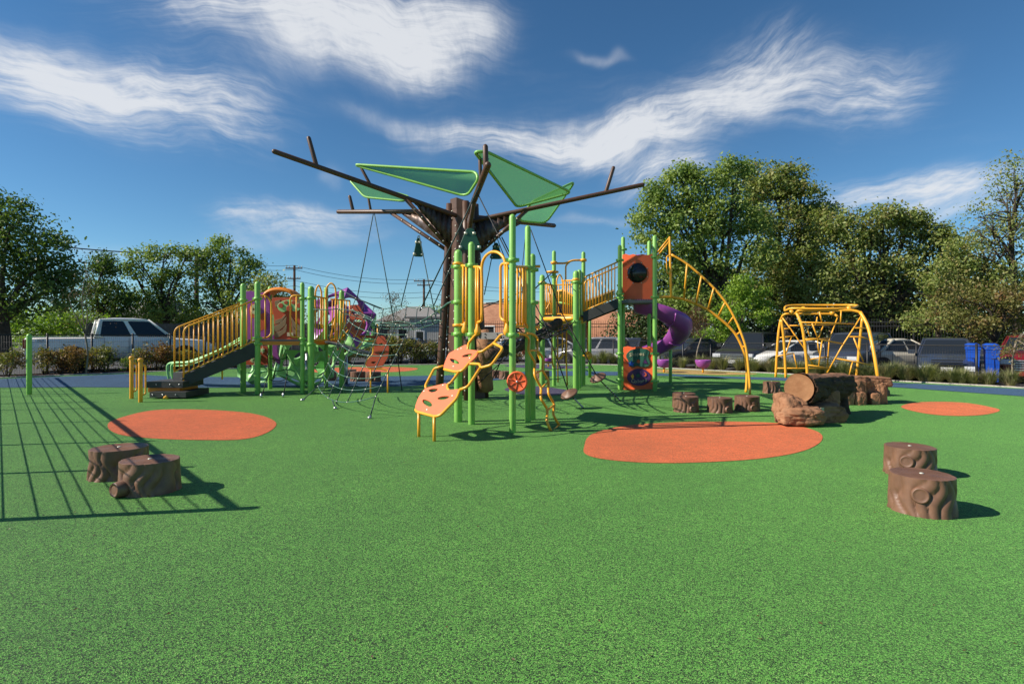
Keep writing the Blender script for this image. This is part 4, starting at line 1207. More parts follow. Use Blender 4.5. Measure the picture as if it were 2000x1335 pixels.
# brick orange climbing boards on the right side with pipes
Z3 = lambda l: [(640 + x / 4.77, 540 + y / 4.77) for (x, y) in l]
O_r = P(700, 650, 13.1); n_r = Vector((-.04, -.97, .08)).normalized()
def rpx(l): return [RP(u, v, O_r, n_r) for (u, v) in Z3(l)]
for ol, hl in (([(205, 268), (285, 262), (348, 365), (342, 485), (290, 552), (228, 540), (172, 472), (205, 400)], [[(248, 410), (270, 398), (305, 400), (320, 412), (295, 424), (262, 422)], [(225, 335), (260, 322), (300, 335), (290, 352), (240, 350)], [(245, 478), (270, 468), (295, 480), (280, 500), (255, 496)]]),
               ([(470, 556), (525, 553), (572, 650), (565, 745), (500, 850), (400, 862), (352, 835), (360, 775), (425, 740), (440, 640)], [[(470, 715), (500, 700), (540, 705), (530, 725), (490, 732)], [(470, 640), (495, 618), (520, 625), (505, 645)], [(400, 800), (430, 788), (455, 798), (430, 812)]])):
    plate_px('climbing_board', Z3(ol), [Z3(h) for h in hl], O_r, n_r, .03, RUSTOR, sw, .004, .05)
for l in ([(465, 440), (465, 570), (425, 600), (425, 715), (360, 785), (358, 835)], [(175, 470), (200, 500), (330, 600), (465, 598)], [(330, 560), (320, 620), (265, 670)], [(358, 835), (400, 862), (500, 855), (565, 875), (562, 900)]):
    MB().tube(fillet(rpx(l), .06, 4), .017, 8).build('climber_pipe', YELLOW, sw)
for l, g_ in (((400, 865), (724, 751)), ((560, 870), (757, 750))):
    a = rpx([l])[0]; bar('leg', (a.x, a.y, -.02), a, .018, YELLOW, sw)
MB().beam(P(640, 667, 13.4), P(757, 699, 13.3), .35, .04).build('ramp_board', DECK, sw)
MB().beam(P(690, 656, 13.9), P(752, 659, 14.2), .3, .06).build('side_step', RUSTOR, sw)

# ------------------------------------------------------------------ faceted pod climber (green below, purple above)
def ico(c, r, rot=0.3):
    bm = bmesh.new(); bmesh.ops.create_icosphere(bm, subdivisions=1, radius=r)
    bmesh.ops.rotate(bm, verts=bm.verts, cent=(0, 0, 0), matrix=Matrix.Rotation(rot, 3, 'Z') @ Matrix.Rotation(.2, 3, 'X'))
    out = [[v.co + Vector(c) for v in f.verts] for f in bm.faces]; bm.free(); return out
def holed_tri(tri, c, hole=.60, th=.05, n=18):
    """a moulded triangle with a round opening"""
    cen = sum(tri, Vector()) / 3; nr = (cen - Vector(c)).normalized()
    outer = []
    for k in range(n):
        e = k // (n // 3); t = (k % (n // 3)) / (n // 3); outer.append(tri[e].lerp(tri[(e + 1) % 3], t))
    ex = (outer[0] - cen).normalized(); ey = nr.cross(ex)
    inr = min((((tri[i] + tri[(i + 1) % 3]) / 2) - cen).length for i in range(3)) * hole * 1.55
    inner = []
    for p in outer:
        a = math.atan2((p - cen).dot(ey), (p - cen).dot(ex)); inner.append(cen + ex * (math.cos(a) * inr) + ey * (math.sin(a) * inr) - nr * .02)
    b = MB(); b.v = [p + nr * .0 for p in outer] + inner + [p - nr * th for p in inner] + [p - nr * th for p in outer]
    for k in range(n):
        j = (k + 1) % n
        for a in range(3): b.face((a * n + k, a * n + j, (a + 1) * n + j, (a + 1) * n + k), a == 0)
    return b
pc = thing('pod_climber', G(640, 742), 'faceted moulded climber of green and purple pods with round holes behind the stair tower', 'climber')
c1 = P(600, 702, 14.7)
for tri in ico(c1, .82, .5):
    cz = sum(t.z for t in tri) / 3
    if cz < c1.z + .38: holed_tri(tri, c1).build('green_pod_panel', POD, pc)
c2 = P(668, 634, 15.4)
for tri in ico(c2, 1.02, 1.1):
    cz = sum(t.z for t in tri) / 3
    nm, m_ = ('purple_pod_panel', PURPLE) if cz > c2.z - .1 else ('green_pod_panel', POD)
    holed_tri(tri, c2).build(nm, m_, pc)
c3 = P(505, 715, 15.6)
for tri in ico(c3, .62, .2):
    if sum(t.z for t in tri) / 3 < c3.z: holed_tri(tri, c3).build('green_pod_panel', POD, pc)
for (u, Yp) in ((600, 14.7), (676, 15.4), (505, 15.6)):
    bar('pod_leg', P(u, 655, Yp) * 1.0 - Vector((0, 0, 1.33)), P(u, 690, Yp), .05, STEEL, pc)
fp(pc, 'purple_slide_wall', [(532, 655), (539, 645), (543, 690), (548, 712), (540, 706), (533, 690)], [], 14.4, .06, PURPLE, .01)
# ------------------------------------------------------------------ green double rail slide behind the stairs
gs = thing('green_slide', G(335, 744), 'low green slide ending left behind the stairs', 'slide')
for du, dY in ((0, 0), (8, -.75)):
    MB().tube(smooth_path([P(478 + du, 655, 14.6 + dY), P(430 + du, 683, 14.8 + dY), P(370 + du, 706, 15.0 + dY), P(338 + du, 708, 15.2 + dY), P(327 + du, 715, 15.3 + dY), P(330 + du, 742, 15.4 + dY)], 4), .032, 10).build('side_rail', POD, gs)
b = MB(); A_ = smooth_path([P(478, 659, 14.6), P(430, 687, 14.8), P(370, 710, 15.0), P(338, 713, 15.2)], 4); B2 = smooth_path([P(486, 659, 13.85), P(438, 687, 14.05), P(378, 710, 14.25), P(346, 713, 14.45)], 4)
b.v = A_ + B2
for i in range(len(A_) - 1): b.face((i, i + 1, len(A_) + i + 1, len(A_) + i), True)
b.build('slide_bed', POD, gs).modifiers.new('t', 'SOLIDIFY').thickness = .03

# ------------------------------------------------------------------ transfer step with yellow grip posts
tr = thing('transfer_step', G(325, 776), 'charcoal transfer step with orange riser at the foot of the stairs', 'step')
Yt = 11.75
def slabx(u0, u1, vt, vb, Y, dep, nm, mat):
    a, c = P(u0, vt, Y), P(u1, vb, Y)
    return MB().box(((a.x + c.x) / 2, Y + dep / 2, (a.z + c.z) / 2), (c.x - a.x, dep, a.z - c.z)).build(nm, mat, tr)
tsl = slabx(286, 357, 745, 757, 11.9, .8, 'upper_step', DARKGREY); slabx(289, 351, 757.2, 765.5, 11.97, .7, 'riser', ORANGE); lsl = slabx(292, 363, 765, 776, Yt, .9, 'lower_step', DARKGREY); slabx(338, 356, 727, 744.5, 12.2, .6, 'landing_block', DECK)
bar('foot', G(323, 779), G(323, 779) + Vector((0, .1, .1)), .05, YELLOW, tr); bar('foot', P(323, 775, 12.3) * 1 - Vector((0, 0, .08)), P(323, 768, 12.3), .05, YELLOW, tr)
for (sl_, us, v_, Y_) in ((tsl, (305, 332, 350), 750.5, 11.89), (lsl, (298, 318, 343), 770.5, Yt - .005)):
    nb = MB()
    for u in us: bolt(nb, P(u, v_, Y_), .014)
    nb.build('bolts', STEEL, sl_)
gp = thing('grip_posts', G(265, 782), 'pair of short yellow posts with grab handles left of the stairs', 'handrail')
for (u, vt, vb) in ((257, 699, 778), (274.5, 703, 785)):
    g_ = G(u, vb); t_ = P(u, vt, g_.y)
    po = MB().tube([g_ - Vector((0, 0, .04)), t_], .038, 12, cap='round').build('post', YELLOW, gp)
    MB().lathe([(.040, -.03), (.048, -.025), (.048, .02), (.03, .04)], 12, t_).build('cap', YELLOW, po)
    MB().tube(fillet([P(u + 2, vt + 10, g_.y), P(u + 10, vt + 10, g_.y + .08), P(u + 10, vb - 16, g_.y + .08), P(u + 2, vb - 13, g_.y)], .06, 4), .016, 8).build('grab_handle', YELLOW, po)
gpst = G(57, 770)
tag(MB().tube([gpst - Vector((0, 0, .05)), P(57, 656, gpst.y)], .052, 12, cap='round').build('green_post', GREEN), 'single green post standing alone at the far left', 'post')

# ------------------------------------------------------------------ right slide tower
rt = thing('slide_tower', G(1180, 760), 'right play tower with raised stairs, orange panels and purple spiral slide', 'play tower')
r1 = post(rt, 1059, 536, 756, .068, None, (553,)); r2 = post(rt, 1082, 489, 753, .052, None, (540,)); r3 = post(rt, 1125, 528, 761, .074, None, (551, 628)); r4 = post(rt, 1131.5, 526, 758, .05, None, (553,)); r5 = post(rt, 1139.5, 491, 752, .052)
r6 = post(rt, 1210.5, 478, 762, .048, None, (508, 574, 581, 690, 741)); r7 = post(rt, 1217, 462, 757, .048, None, (487,)); r8 = post(rt, 1279, 459, 763, .052, None, (502, 580, 690, 744)); post(rt, 1309.5, 681, 747, .045)
post(rt, 1268, 470, 756, .048)
MD = P(0, 620, 14.2).z
mdp = [(r1.x, r1.y), (r2.x + .35, 13.85), (r3.x, r3.y), (r5.x, r5.y), (r2.x + .3, 15.6), (r2.x - .2, 15.4)]
MB().prism(mdp, MD - .02, MD + .03).build('middle_deck', DECK, rt)
MB().tube([(x, y, MD - .03) for (x, y) in mdp], .05, 8, closed=True).build('deck_rim', YELLOW, rt)
MB().lathe([(.30, -.14), (.42, -.08), (.45, -.02)], 18, (P(1112, 0, 14.3).x, 14.35, MD - .03)).build('deck_bowl', YELLOW, rt)
def rails(root, a, c, vt, vb, n, rb=.0135):
    """railing between ground points a and c, rows vt/vb at each end"""
    q = lambda p, v: Vector((p.x, p.y, P(0, v, p.y).z))
    o = MB().tube([q(a, vt[0]), q(c, vt[1])], .018, 8).tube([q(a, vb[0]), q(c, vb[1])], .018, 8).build('railing', YELLOW, root)
    for i in range(n):
        t = (i + 1) / (n + 1); bar('baluster', q(a, vb[0]).lerp(q(c, vb[1]), t), q(a, vt[0]).lerp(q(c, vt[1]), t), rb, YELLOW, o)
rails(rt, r1, r2, (552, 557), (615, 614), 6); rails(rt, Vector((P(1097, 0, 14.4).x, 14.4, 0)), r3, (548, 547), (615, 616), 6); rails(rt, Vector((P(1062, 0, 15.6).x, 15.6, 0)), Vector((P(1136, 0, 15.4).x, 15.4, 0)), (557, 555), (613, 613), 9)
MB().tube(smooth_path([P(1087, 618, 14.5), P(1087, 560, 14.5), P(1088, 545, 14.5), P(1093, 536, 14.5), P(1098, 545, 14.5), P(1099, 560, 14.5), P(1099, 618, 14.5)], 4), .018, 8).build('entry_arch', YELLOW, rt)
MB().tube(smooth_path([P(1068, 560, 14.6), P(1074, 575, 14.6), P(1074, 590, 14.6), P(1066, 605, 14.6)], 4), .016, 8).build('grab_handle', YELLOW, rt)
oh = MB().tube(fillet([P(1082, 514, 14.9), P(1106, 514, 14.95), P(1118, 508, 15.0), P(1139, 508, 15.0)], .12, 4), .026, 8).build('overhead_bar', YELLOW, rt)
MB().tube(fillet([P(1112, 512, 14.97), P(1105, 518, 14.95), P(1105, 620, 14.9)], .1, 4), .022, 8).build('slide_pole', YELLOW, rt)
for p, v in ((r2, 513), (r5, 508), (r1, 552), (r3, 546)): MB().lathe([(.055, -.035), (.085, -.03), (.085, .03), (.055, .035)], 12, (p.x, p.y, P(0, v, p.y).z)).build('yellow_clamp', YELLOW, rt)
MB().lathe([(.05, -.03), (.16, -.02), (.16, .02), (.05, .03)], 16, (r2.x - .04, r2.y, P(0, 531, r2.y).z)).build('post_wheel', YELLOW, rt)
# stairs up to the high deck
stair(rt, 1139, 1207, 1141, 1207, 13.75, 13.6, 14.75, 14.6, (542, 511), (607, 579), (609, 582), (629, 601), 10, 5, DARKGREY, .019, .013)
HD = P(0, 586, 13.7).z
MB().prism([(r6.x, r6.y), (r8.x, r8.y), (r8.x + .05, r8.y + 1.1), (r6.x, r6.y + 1.1)], HD - .07, HD).build('high_deck', DECK, rt)
FR = 13.72
PN[:] = [Vector((-math.sin(R(24)), -math.cos(R(24)), 0)), 1245]
def fpt(u, v, Y): return RP(u, v, P(PN[1], 655, Y), PN[0])
op = fp(rt, 'bubble_panel', [(1216, 498), (1222, 496), (1229, 498.5), (1237, 496.5), (1246, 499), (1255, 496.5), (1264, 498.5), (1274.5, 496.5), (1274.5, 540), (1273, 545), (1275, 552), (1275, 584), (1216.5, 584)], [circ(1245, 533, 17, 24)], FR, .03, REDOR)
bc_ = fpt(1245, 533, FR); br = 19 * FR / FPX
MB().lathe([(br * 1.02, 0), (br, .03), (br * .86, .05), (br * .6, .08), (br * .25, .098), (.01, .1)], 28, bc_ + PN[0] * .018, PN[0]).build('bubble_window', BUBBLE, op)
nb = MB()
for k in range(8):
    a = k * math.pi / 4 + .39; bolt(nb, bc_ + Vector((math.cos(a) * br * 1.1 * math.cos(R(24)), -math.cos(a) * br * 1.1 * math.sin(R(24)), math.sin(a) * br * 1.1)) + PN[0] * .02, .014)
nb.build('bolts', FERRULE, op)
b = MB(); 
for k in range(12): b.box(fpt(1219 + k * 4.8, 585.5, FR), (.03, .02, .03))
b.build('deck_teeth', BLACK, op)
lpn = fp(rt, 'learning_panel', [(1218, 678), (1226, 676), (1236, 678.5), (1247, 676.5), (1258, 679), (1268, 676.5), (1276, 678), (1277, 759), (1218.5, 760.5)], [], FR, .03, REDOR)
Z8 = lambda l: [(1190 + x / 4.45, 470 + y / 4.45) for (x, y) in l]
gsh = fp(lpn, 'shapes_board', Z8([(150, 985), (185, 950), (260, 935), (335, 943), (352, 972), (335, 1002), (357, 1060), (342, 1092), (290, 1097), (240, 1083), (215, 1097), (175, 1092), (168, 1040), (148, 1012)]), [circ(1190 + 253 / 4.45, 470 + 1048 / 4.45, 4, 12)], FR - .035, .03, DKGREEN, .005, .05)
fp(lpn, 'triangle_hole', Z8([(312, 1028), (335, 1068), (294, 1062)]), [], FR - .055, .02, DKPURPLE, .002); fp(lpn, 'blue_star', Z8([(190, 1040), (199, 1060), (220, 1058), (205, 1072), (212, 1092), (190, 1080), (170, 1092), (176, 1072), (162, 1058), (182, 1060)]), [], FR - .057, .02, BIN, .002)
cov = fp(lpn, 'colors_board', circ(1190 + 258 / 4.45, 470 + 1185 / 4.45, 22.8, 28, 16.2), [], FR - .035, .03, DKPURPLE, .005)
fp(lpn, 'yellow_diamond', Z8([(203, 1155), (216, 1178), (203, 1202), (188, 1178)]), [], FR - .057, .02, YELLOW, .002); fp(lpn, 'green_star', Z8([(250, 1148), (257, 1162), (272, 1163), (261, 1174), (266, 1190), (250, 1181), (235, 1190), (240, 1174), (228, 1163), (243, 1162)]), [], FR - .057, .02, DKGREEN, .002)
fp(lpn, 'red_crescent', Z8([(305, 1142), (322, 1150), (327, 1165), (318, 1178), (302, 1176), (314, 1166), (314, 1153)]), [], FR - .057, .02, RUSTOR, .002)
def px_text(s, cu_, cv, size, Y, dzs, tilt=0):
    n = len(s)
    for i, chx in enumerate(s):
        u = cu_ + (i - (n - 1) / 2) * size * .62; v = cv - dzs * (1 - ((i - (n - 1) / 2) / (n / 2)) ** 2) + tilt * (i - (n - 1) / 2)
        text_plate('letter', chx, size * 1.25 * Y / FPX, fpt(u, v, Y), (math.cos(R(24)), -math.sin(R(24)), 0), (0, 0, 1), .012, CREAM, lpn)
px_text('Shapes', 1190 + 240 / 4.45, 470 + 990 / 4.45, 8.2, FR - .056, 1.5, -.35); px_text('Colors', 1190 + 262 / 4.45, 470 + 1212 / 4.45, 8.2, FR - .056, -2, -.4)
PN[:] = [FN, 0]
# spiral slide: a moulded trough swept down a helix
hc = Vector((3.84, 15.1, 0)); SECK = .72; sec = [(-.40, .06), (-.40, .14), (-.35, .15), (-.33, .05), (-.24, -.16), (-.1, -.26), (.1, -.26), (.24, -.16), (.33, .05), (.36, .22), (.40, .24), (.41, .1), (.40, .0), (.30, -.22), (.12, -.32), (-.12, -.32), (-.30, -.22)]
path = [Vector((3.1, 14.55, 2.10)), Vector((3.35, 14.5, 2.05))]
for k in range(0, 14):
    a = R(-115 + k * 20); path.append(hc + Vector((math.cos(a) * .58, math.sin(a) * .58, 2.0 - k * .108)))
path += [Vector((3.30, 15.15, .40)), Vector((3.32, 14.75, .36))]
path = smooth_path(path, 3); b = MB(); m = len(sec)
for i, p in enumerate(path):
    t = (path[min(i + 1, len(path) - 1)] - path[max(i - 1, 0)]); t.z = 0; t.normalize(); sd = Vector((t.y, -t.x, 0))
    tilt = .0
    for (x, z) in sec: b.v.append(p + sd * (x * SECK) + Vector((0, 0, z * SECK)))
for i in range(len(path) - 1):
    for k in range(m): a = i * m + k; c = i * m + (k + 1) % m; b.face((a, c, c + m, a + m), True)
b.face(tuple(reversed(range(m)))); b.face(tuple((len(path) - 1) * m + k for k in range(m)))
sld = b.build('spiral_slide', PURPLE, rt)
for i in (12, 26, 40):
    sm = MB()
    if i < len(path):
        t = (path[i + 1] - path[i - 1]); t.z = 0; t.normalize(); sd = Vector((t.y, -t.x, 0))
        sm.tube([path[i] + sd * (x * 1.04 * SECK) + Vector((0, 0, z * 1.04 * SECK)) for (x, z) in sec[11:]], .022, 6)
        sm.build('slide_flange', PURPLE, sld)
hood = MB().lathe([(.30, 0), (.30, .1), (.27, .25), (.18, .36), (.02, .4)], 20, (P(1247, 0, 14.6).x, 14.6, P(0, 500, 14.6).z - .36)); hood.build('slide_hood', PURPLE, sld)
# arched ladder leaving the high deck to the right
LR = [(1284, 580), (1311, 580), (1337, 585), (1374, 600), (1402, 619), (1431, 645), (1448, 674), (1457, 705), (1459, 739), (1457, 766)]
UR = [(1311, 497), (1340, 514), (1368, 537), (1397, 565), (1420, 594), (1437, 625), (1448, 651), (1457, 679), (1461, 711), (1464, 745), (1465, 770)]
dep = lambda i, n, a, c: a + (c - a) * i / (n - 1)
al = MB().tube(smooth_path([P(u, v, dep(i, 10, 13.5, 13.12)) for i, (u, v) in enumerate(LR)], 4), .032, 8).build('arch_rail', YELLOW, rt)
au = MB().tube(smooth_path([P(u, v, dep(i, 11, 13.3, 12.68)) for i, (u, v) in enumerate(UR)], 4), .027, 8).build('arch_rail', YELLOW, rt)
for (a, c) in (((1342, 516), (1336, 583)), ((1370, 539), (1360, 592)), ((1394, 563), (1383, 604)), ((1416, 591), (1403, 617)), ((1432, 619), (1422, 634)), ((1446, 648), (1437, 655)), ((1455, 676), (1449, 677))):
    bar('rung', P(*a, 13.1), P(*c, 13.35), .022, YELLOW, al)
mp_ = MB().tube([P(1308, 464, 13.35), P(1311, 580, 13.4)], .028, 8, cap='round').build('mast', YELLOW, rt)
MB().tube([P(1308, 463, 13.35), P(1283, 494, 13.45)], .018, 8).build('stay', YELLOW, mp_); MB().tube([P(1308, 470, 13.35), P(1283, 501, 13.45)], .018, 8).build('stay', YELLOW, mp_)
MB().tube(fillet([P(1310, 498, 13.3), P(1302, 500, 13.3), P(1302, 533, 13.3), P(1309, 535, 13.3)], .05, 4), .015, 8).build('grab_handle', YELLOW, mp_)
# yellow leaf shaped roofs at the back of the tower
for l, m_ in (([P(1086, 568, 17.0), P(1100, 566, 16.4), P(1128, 582, 16.2), P(1128, 592, 17.2), P(1090, 592, 17.6)], YELLOW), ([P(1143, 588, 16.8), P(1199, 566, 16.4), P(1197, 580, 17.3), P(1165, 600, 17.6), P(1143, 598, 17.4)], RUB_T)):
    rl_ = MB().slab(l, .05).build('leaf_roof', TAN if m_ is RUB_T else YELLOW, rt)
for l in ([P(1090, 590, 17.2), P(1145, 600, 17.2)], [P(1105, 580, 17), P(1128, 602, 17)], [P(1128, 590, 17), P(1165, 585, 17), P(1198, 568, 16.6)]): MB().tube(l, .03, 6).build('roof_rib', GREEN, rt)
MB().tube([G(1152, 737), P(1152, 595, 17.2)], .05, 10).build('post', GREEN, rt)
# pipe and net climbers under the middle deck
for l in ([(1078, 628), (1078, 700), (1080, 714), (1084, 718)], [(1089, 628), (1089, 690), (1090, 746)], [(1098.5, 628), (1098.5, 698), (1089, 702)], [(1107, 628), (1106, 700), (1108, 752)], [(1050, 640), (1050, 690), (1056, 706), (1078, 708)], [(1148, 628), (1148, 690)]):
    MB().tube(fillet([P(u, v, 14.5) if v < 745 else G(u, v) for (u, v) in l], .08, 4), .02, 8).build('climber_pipe', YELLOW, rt)
for (a, c) in (((1089, 650), (1098, 655)), ((1089, 675), (1107, 668)), ((1098, 645), (1107, 640)), ((1089, 700), (1107, 690)), ((1078, 685), (1089, 680)), ((1050, 660), (1059, 664))):
    bar('rung', P(*a, 14.5), P(*c, 14.5), .014, YELLOW, rt)
for v in (655, 677, 697, 717, 736): MB().tube(catenary(P(1060, v, 14.6), P(1103, v, 14.5), .05), .009, 6).build('rope_rung', ROPEG, rt)
yw = MB().lathe([(.05, -.02), (.10, -.02), (.11, 0), (.10, .03), (.05, .04), (.02, .05)], 18, P(1149, 694, 14.6), (.3, -1, .1)).build('steering_wheel', YELLOW, rt)
bar('wheel_arm', P(1139, 694, 14.9), P(1149, 694, 14.6), .016, YELLOW, rt)
MB().tube(smooth_path([P(1100, 640, 15.5), P(1118, 655, 15.5), P(1127, 690, 15.5), G(1128, 715)], 3), .04, 8).build('curved_brace', GREEN, rt)

# ------------------------------------------------------------------ yellow overhead climber on the right
oc = thing('overhead_climber', G(1615, 745), 'yellow bent pipe overhead climber standing behind the sandstone log', 'climber')
Z9 = lambda x, y: (1480 + x / 4.943, 570 + y / 4.943)
def oct_(pts, Ys, r, nm='pipe', fil=0, parent=None):
    q = [P(*Z9(x, y), (Ys if isinstance(Ys, (int, float)) else Ys[i])) for i, (x, y) in enumerate(pts)]
    if fil: q = fillet(q, fil, 5)
    return MB().tube(q, r, 8).build(nm, YELLOW, parent or oc)
YF, YB = 16.0, 17.9
def gleg(u, v, Y): p = P(u, v, Y); p.z = -.03; return p
def leg(pts, Ys, base, r=.05):
    q = [P(*Z9(x, y), Ys[i]) for i, (x, y) in enumerate(pts)]; q.append(gleg(*base)); MB().tube(smooth_path(q, 4), r, 10).build('leg', YELLOW, oc)
leg([(222, 265), (200, 400), (185, 600)], (18.0, 18.0, 18.0), (1515, 737, 18.0), .038); leg([(228, 265), (248, 420), (262, 620)], (17.6, 17.6, 17.6), (1535, 737, 17.6), .04)
leg([(372, 195), (430, 340), (465, 600), (478, 760)], (16.6, 16.4, 16.4, 16.4), (1577, 745, 16.4), .042); leg([(990, 195), (1060, 320), (1105, 500), (1145, 720)], (16.0, 15.7, 15.4, 15.2), (1717, 751, 15.2), .045); leg([(1010, 250), (985, 480), (965, 700)], (17.2, 17.3, 17.3), (1672, 740, 17.3), .04)
oct_([(372, 200), (390, 178), (930, 178), (1000, 200)], (16.6, 16.5, 16.1, 16.0), .04, 'top_bar', .15); oct_([(225, 270), (240, 225), (270, 210), (740, 212), (775, 240)], (18, 17.9, 17.8, 17.6, 17.5), .036, 'top_bar', .12)
ring = [P(*Z9(x, y), Y) for (x, y, Y) in ((262, 172, 17.3), (300, 132, 17.6), (600, 128, 17.6), (930, 128, 17.2), (950, 142, 16.6), (870, 158, 16.2), (560, 162, 16.3), (330, 158, 16.6), (275, 178, 16.9))]
MB().tube(smooth_path(ring, 4, True), .034, 8, closed=True).build('ring', YELLOW, oc)
for (x, y, Y) in ((325, 195, 17.4), (440, 165, 16.5), (720, 202, 17.4), (880, 160, 16.2)): MB().ball(P(*Z9(x, y), Y), .08, 10, 6).build('coupling', YELLOW, oc)
for l in ([(420, 292), (930, 308)], [(460, 455), (560, 452), (815, 497)], [(490, 705), (690, 735)], [(1000, 230), (900, 390), (815, 520), (670, 780)], [(880, 430), (1000, 435), (1090, 460)], [(755, 640), (1140, 712)], [(930, 345), (1055, 350)], [(925, 440), (1020, 672)], [(915, 670), (885, 800)], [(595, 190), (620, 290)], [(805, 180), (800, 295)], [(520, 295), (585, 455)], [(620, 460), (590, 710)]): oct_(l, YF, .021)
for l in ([(240, 250), (440, 530), (545, 725)], [(772, 240), (690, 460), (668, 780)], [(305, 325), (740, 315)], [(250, 355), (310, 355)], [(215, 440), (365, 425)], [(190, 735), (690, 738)], [(575, 240), (560, 320)], [(630, 330), (590, 440)], [(575, 450), (590, 590)], [(325, 430), (275, 590)], [(345, 590), (380, 730)], [(190, 620), (345, 590)], [(500, 650), (690, 625)], [(470, 340), (505, 430)], [(410, 475), (680, 445)]): oct_(l, YB, .021)

# ------------------------------------------------------------------ sandstone log, boulders
def lumpy(b, c, rx, ry, rz, seed, amp=.16, freq=1.6, flat=True, rotz=0, sub=5, zmin=-.02, sq=1.0):
    bm = bmesh.new(); bmesh.ops.create_icosphere(bm, subdivisions=sub, radius=1)
    base = len(b.v); M = Matrix.Rotation(rotz, 3, 'Z'); so = Vector((seed * 3.1, seed * 1.7, seed * .9))
    for v in bm.verts:
        d = v.co.normalized()
        if sq != 1.0:
            m = max(abs(d.x), abs(d.y), abs(d.z)); d = d.lerp(d / m * .82, sq)
        n_ = mnoise.fractal(v.co * freq + so, 1.0, 2.0, 4) * amp + amp * .35 * abs(mnoise.noise(v.co * 3.1 + so))
        p = Vector((d.x * rx, d.y * ry, d.z * rz)) * (1 + n_)
        p = M @ p + Vector(c); p.z = max(p.z, zmin); b.v.append(p)
    for f in bm.faces: b.face(tuple(base + v.index for v in f.verts), True)
    bm.free(); return b
lgs = thing('sandstone_log', G(1578, 818), 'sandstone coloured climbing log resting on a carved boulder', 'climbing log')
e0 = P(1562, 757, 8.55); e1 = P(1645, 749, 9.75)
ax = (e1 - e0); Ln = ax.length; ax.normalize(); sdv = Vector((0, 0, 1)).cross(ax).normalized(); upv = ax.cross(sdv)
def logpart(name, mat, a0, a1, r0, r1, amp, n=56, m=44):
    b = MB()
    for i in range(m + 1):
        t = i / m; c = e0 + ax * (Ln * t)
        for k in range(n):
            a = a0 + (a1 - a0) * k / (n - 1); d = sdv * math.cos(a) + upv * math.sin(a)
            q = Vector((math.cos(a) * 1.6, math.sin(a) * 1.6, t * 3))
            rr = (r0 + (r1 - r0) * t) * (1 + amp * mnoise.fractal(q * 2.2, .9, 2.1, 4)) + (amp * .10 * abs(mnoise.noise(q * Vector((1, 1, .3)).x * 4)))
            if name == 'log_body': rr *= 1 + .035 * math.sin(t * 9) + (.07 if t < .03 else 0)
            b.v.append(c + d * rr)
    for i in range(m):
        for k in range(n - 1): a = i * n + k; b.face((a, a + n, a + n + 1, a + 1), True)
    if a1 - a0 > 6:
        for i in range(m): a = i * n + n - 1; b.face((a, a + n, i * n + n, i * n), True)
    return b.build(name, mat, lgs)
logpart('log_body', ROCK, 0, 2 * math.pi * 55 / 56, .205, .175, .06)
# sdv points left of the axis; the bark shell covers the right side
logpart('bark_shell', BARKD, R(140), R(290), .222, .20, .20, 44, 60).modifiers.new('t', 'SOLIDIFY').thickness = .02
b = MB(); n = 40; b.v.append(e0 - ax * .02)
for ring_ in range(1, 7):
    for k in range(n):
        a = 2 * math.pi * k / n; rr = .212 * ring_ / 6 * (1 + .04 * mnoise.noise(Vector((math.cos(a), math.sin(a), 3)) * 1.3))
        b.v.append(e0 + (sdv * math.cos(a) + upv * math.sin(a)) * rr - ax * (.02 - .004 * mnoise.fractal(Vector((math.cos(a) * rr * 14, math.sin(a) * rr * 14, 1)), 1, 2, 3) + (.012 if ring_ == 6 else 0)))
for k in range(n): b.face((0, 1 + (k + 1) % n, 1 + k), True)
for r_ in range(5):
    for k in range(n): a = 1 + r_ * n + k; c = 1 + r_ * n + (k + 1) % n; b.face((a, c, c + n, a + n), True)
b.build('cut_end', ROCKCUT, lgs)
b = MB(); lumpy(b, P(1543, 800, 8.5) , .22, .26, .22, 3, .16, 1.5, sq=.3); lumpy(b, P(1566, 812, 8.3), .34, .22, .15, 4, .18, 1.9, sq=.4); lumpy(b, P(1598, 806, 8.75), .40, .28, .17, 5, .16, 1.8, sq=.5); lumpy(b, P(1606, 782, 9.05), .26, .22, .22, 8, .10, 2, sq=.5); lumpy(b, P(1628, 815, 8.85), .15, .18, .13, 9, .10, 2, sq=.7); lumpy(b, P(1530, 780, 8.7), .13, .2, .12, 11, .08, 2, sq=.4); lumpy(b, P(1545, 815, 8.3), .22, .2, .10, 12, .1, 2, sq=.6)
b.build('boulder_base', ROCK, lgs)
b = MB(); b.tube(smooth_path([e0.lerp(e1, .72) - Vector((0, 0, .05)), P(1640, 775, 9.7), P(1644, 796, 9.6) , Vector((P(1646, 800, 9.6).x, 9.6, -.03))], 4), [.16, .15, .14, .13, .12, .115, .11, .11, .11, .115, .12, .13, .14], 12); b.build('root_leg', BARKD, lgs)
plate('notice', [(0, 0), (.055, .0), (.055, .12), (0, .12)], [], P(1603, 812, 8.42), (1, .25, 0), (0, 0, 1), .008, CREAM, lgs, .001)
rb_ = thing('sandstone_rocks', G(1688, 783), 'group of block shaped sandstone rocks right of the log', 'rocks')
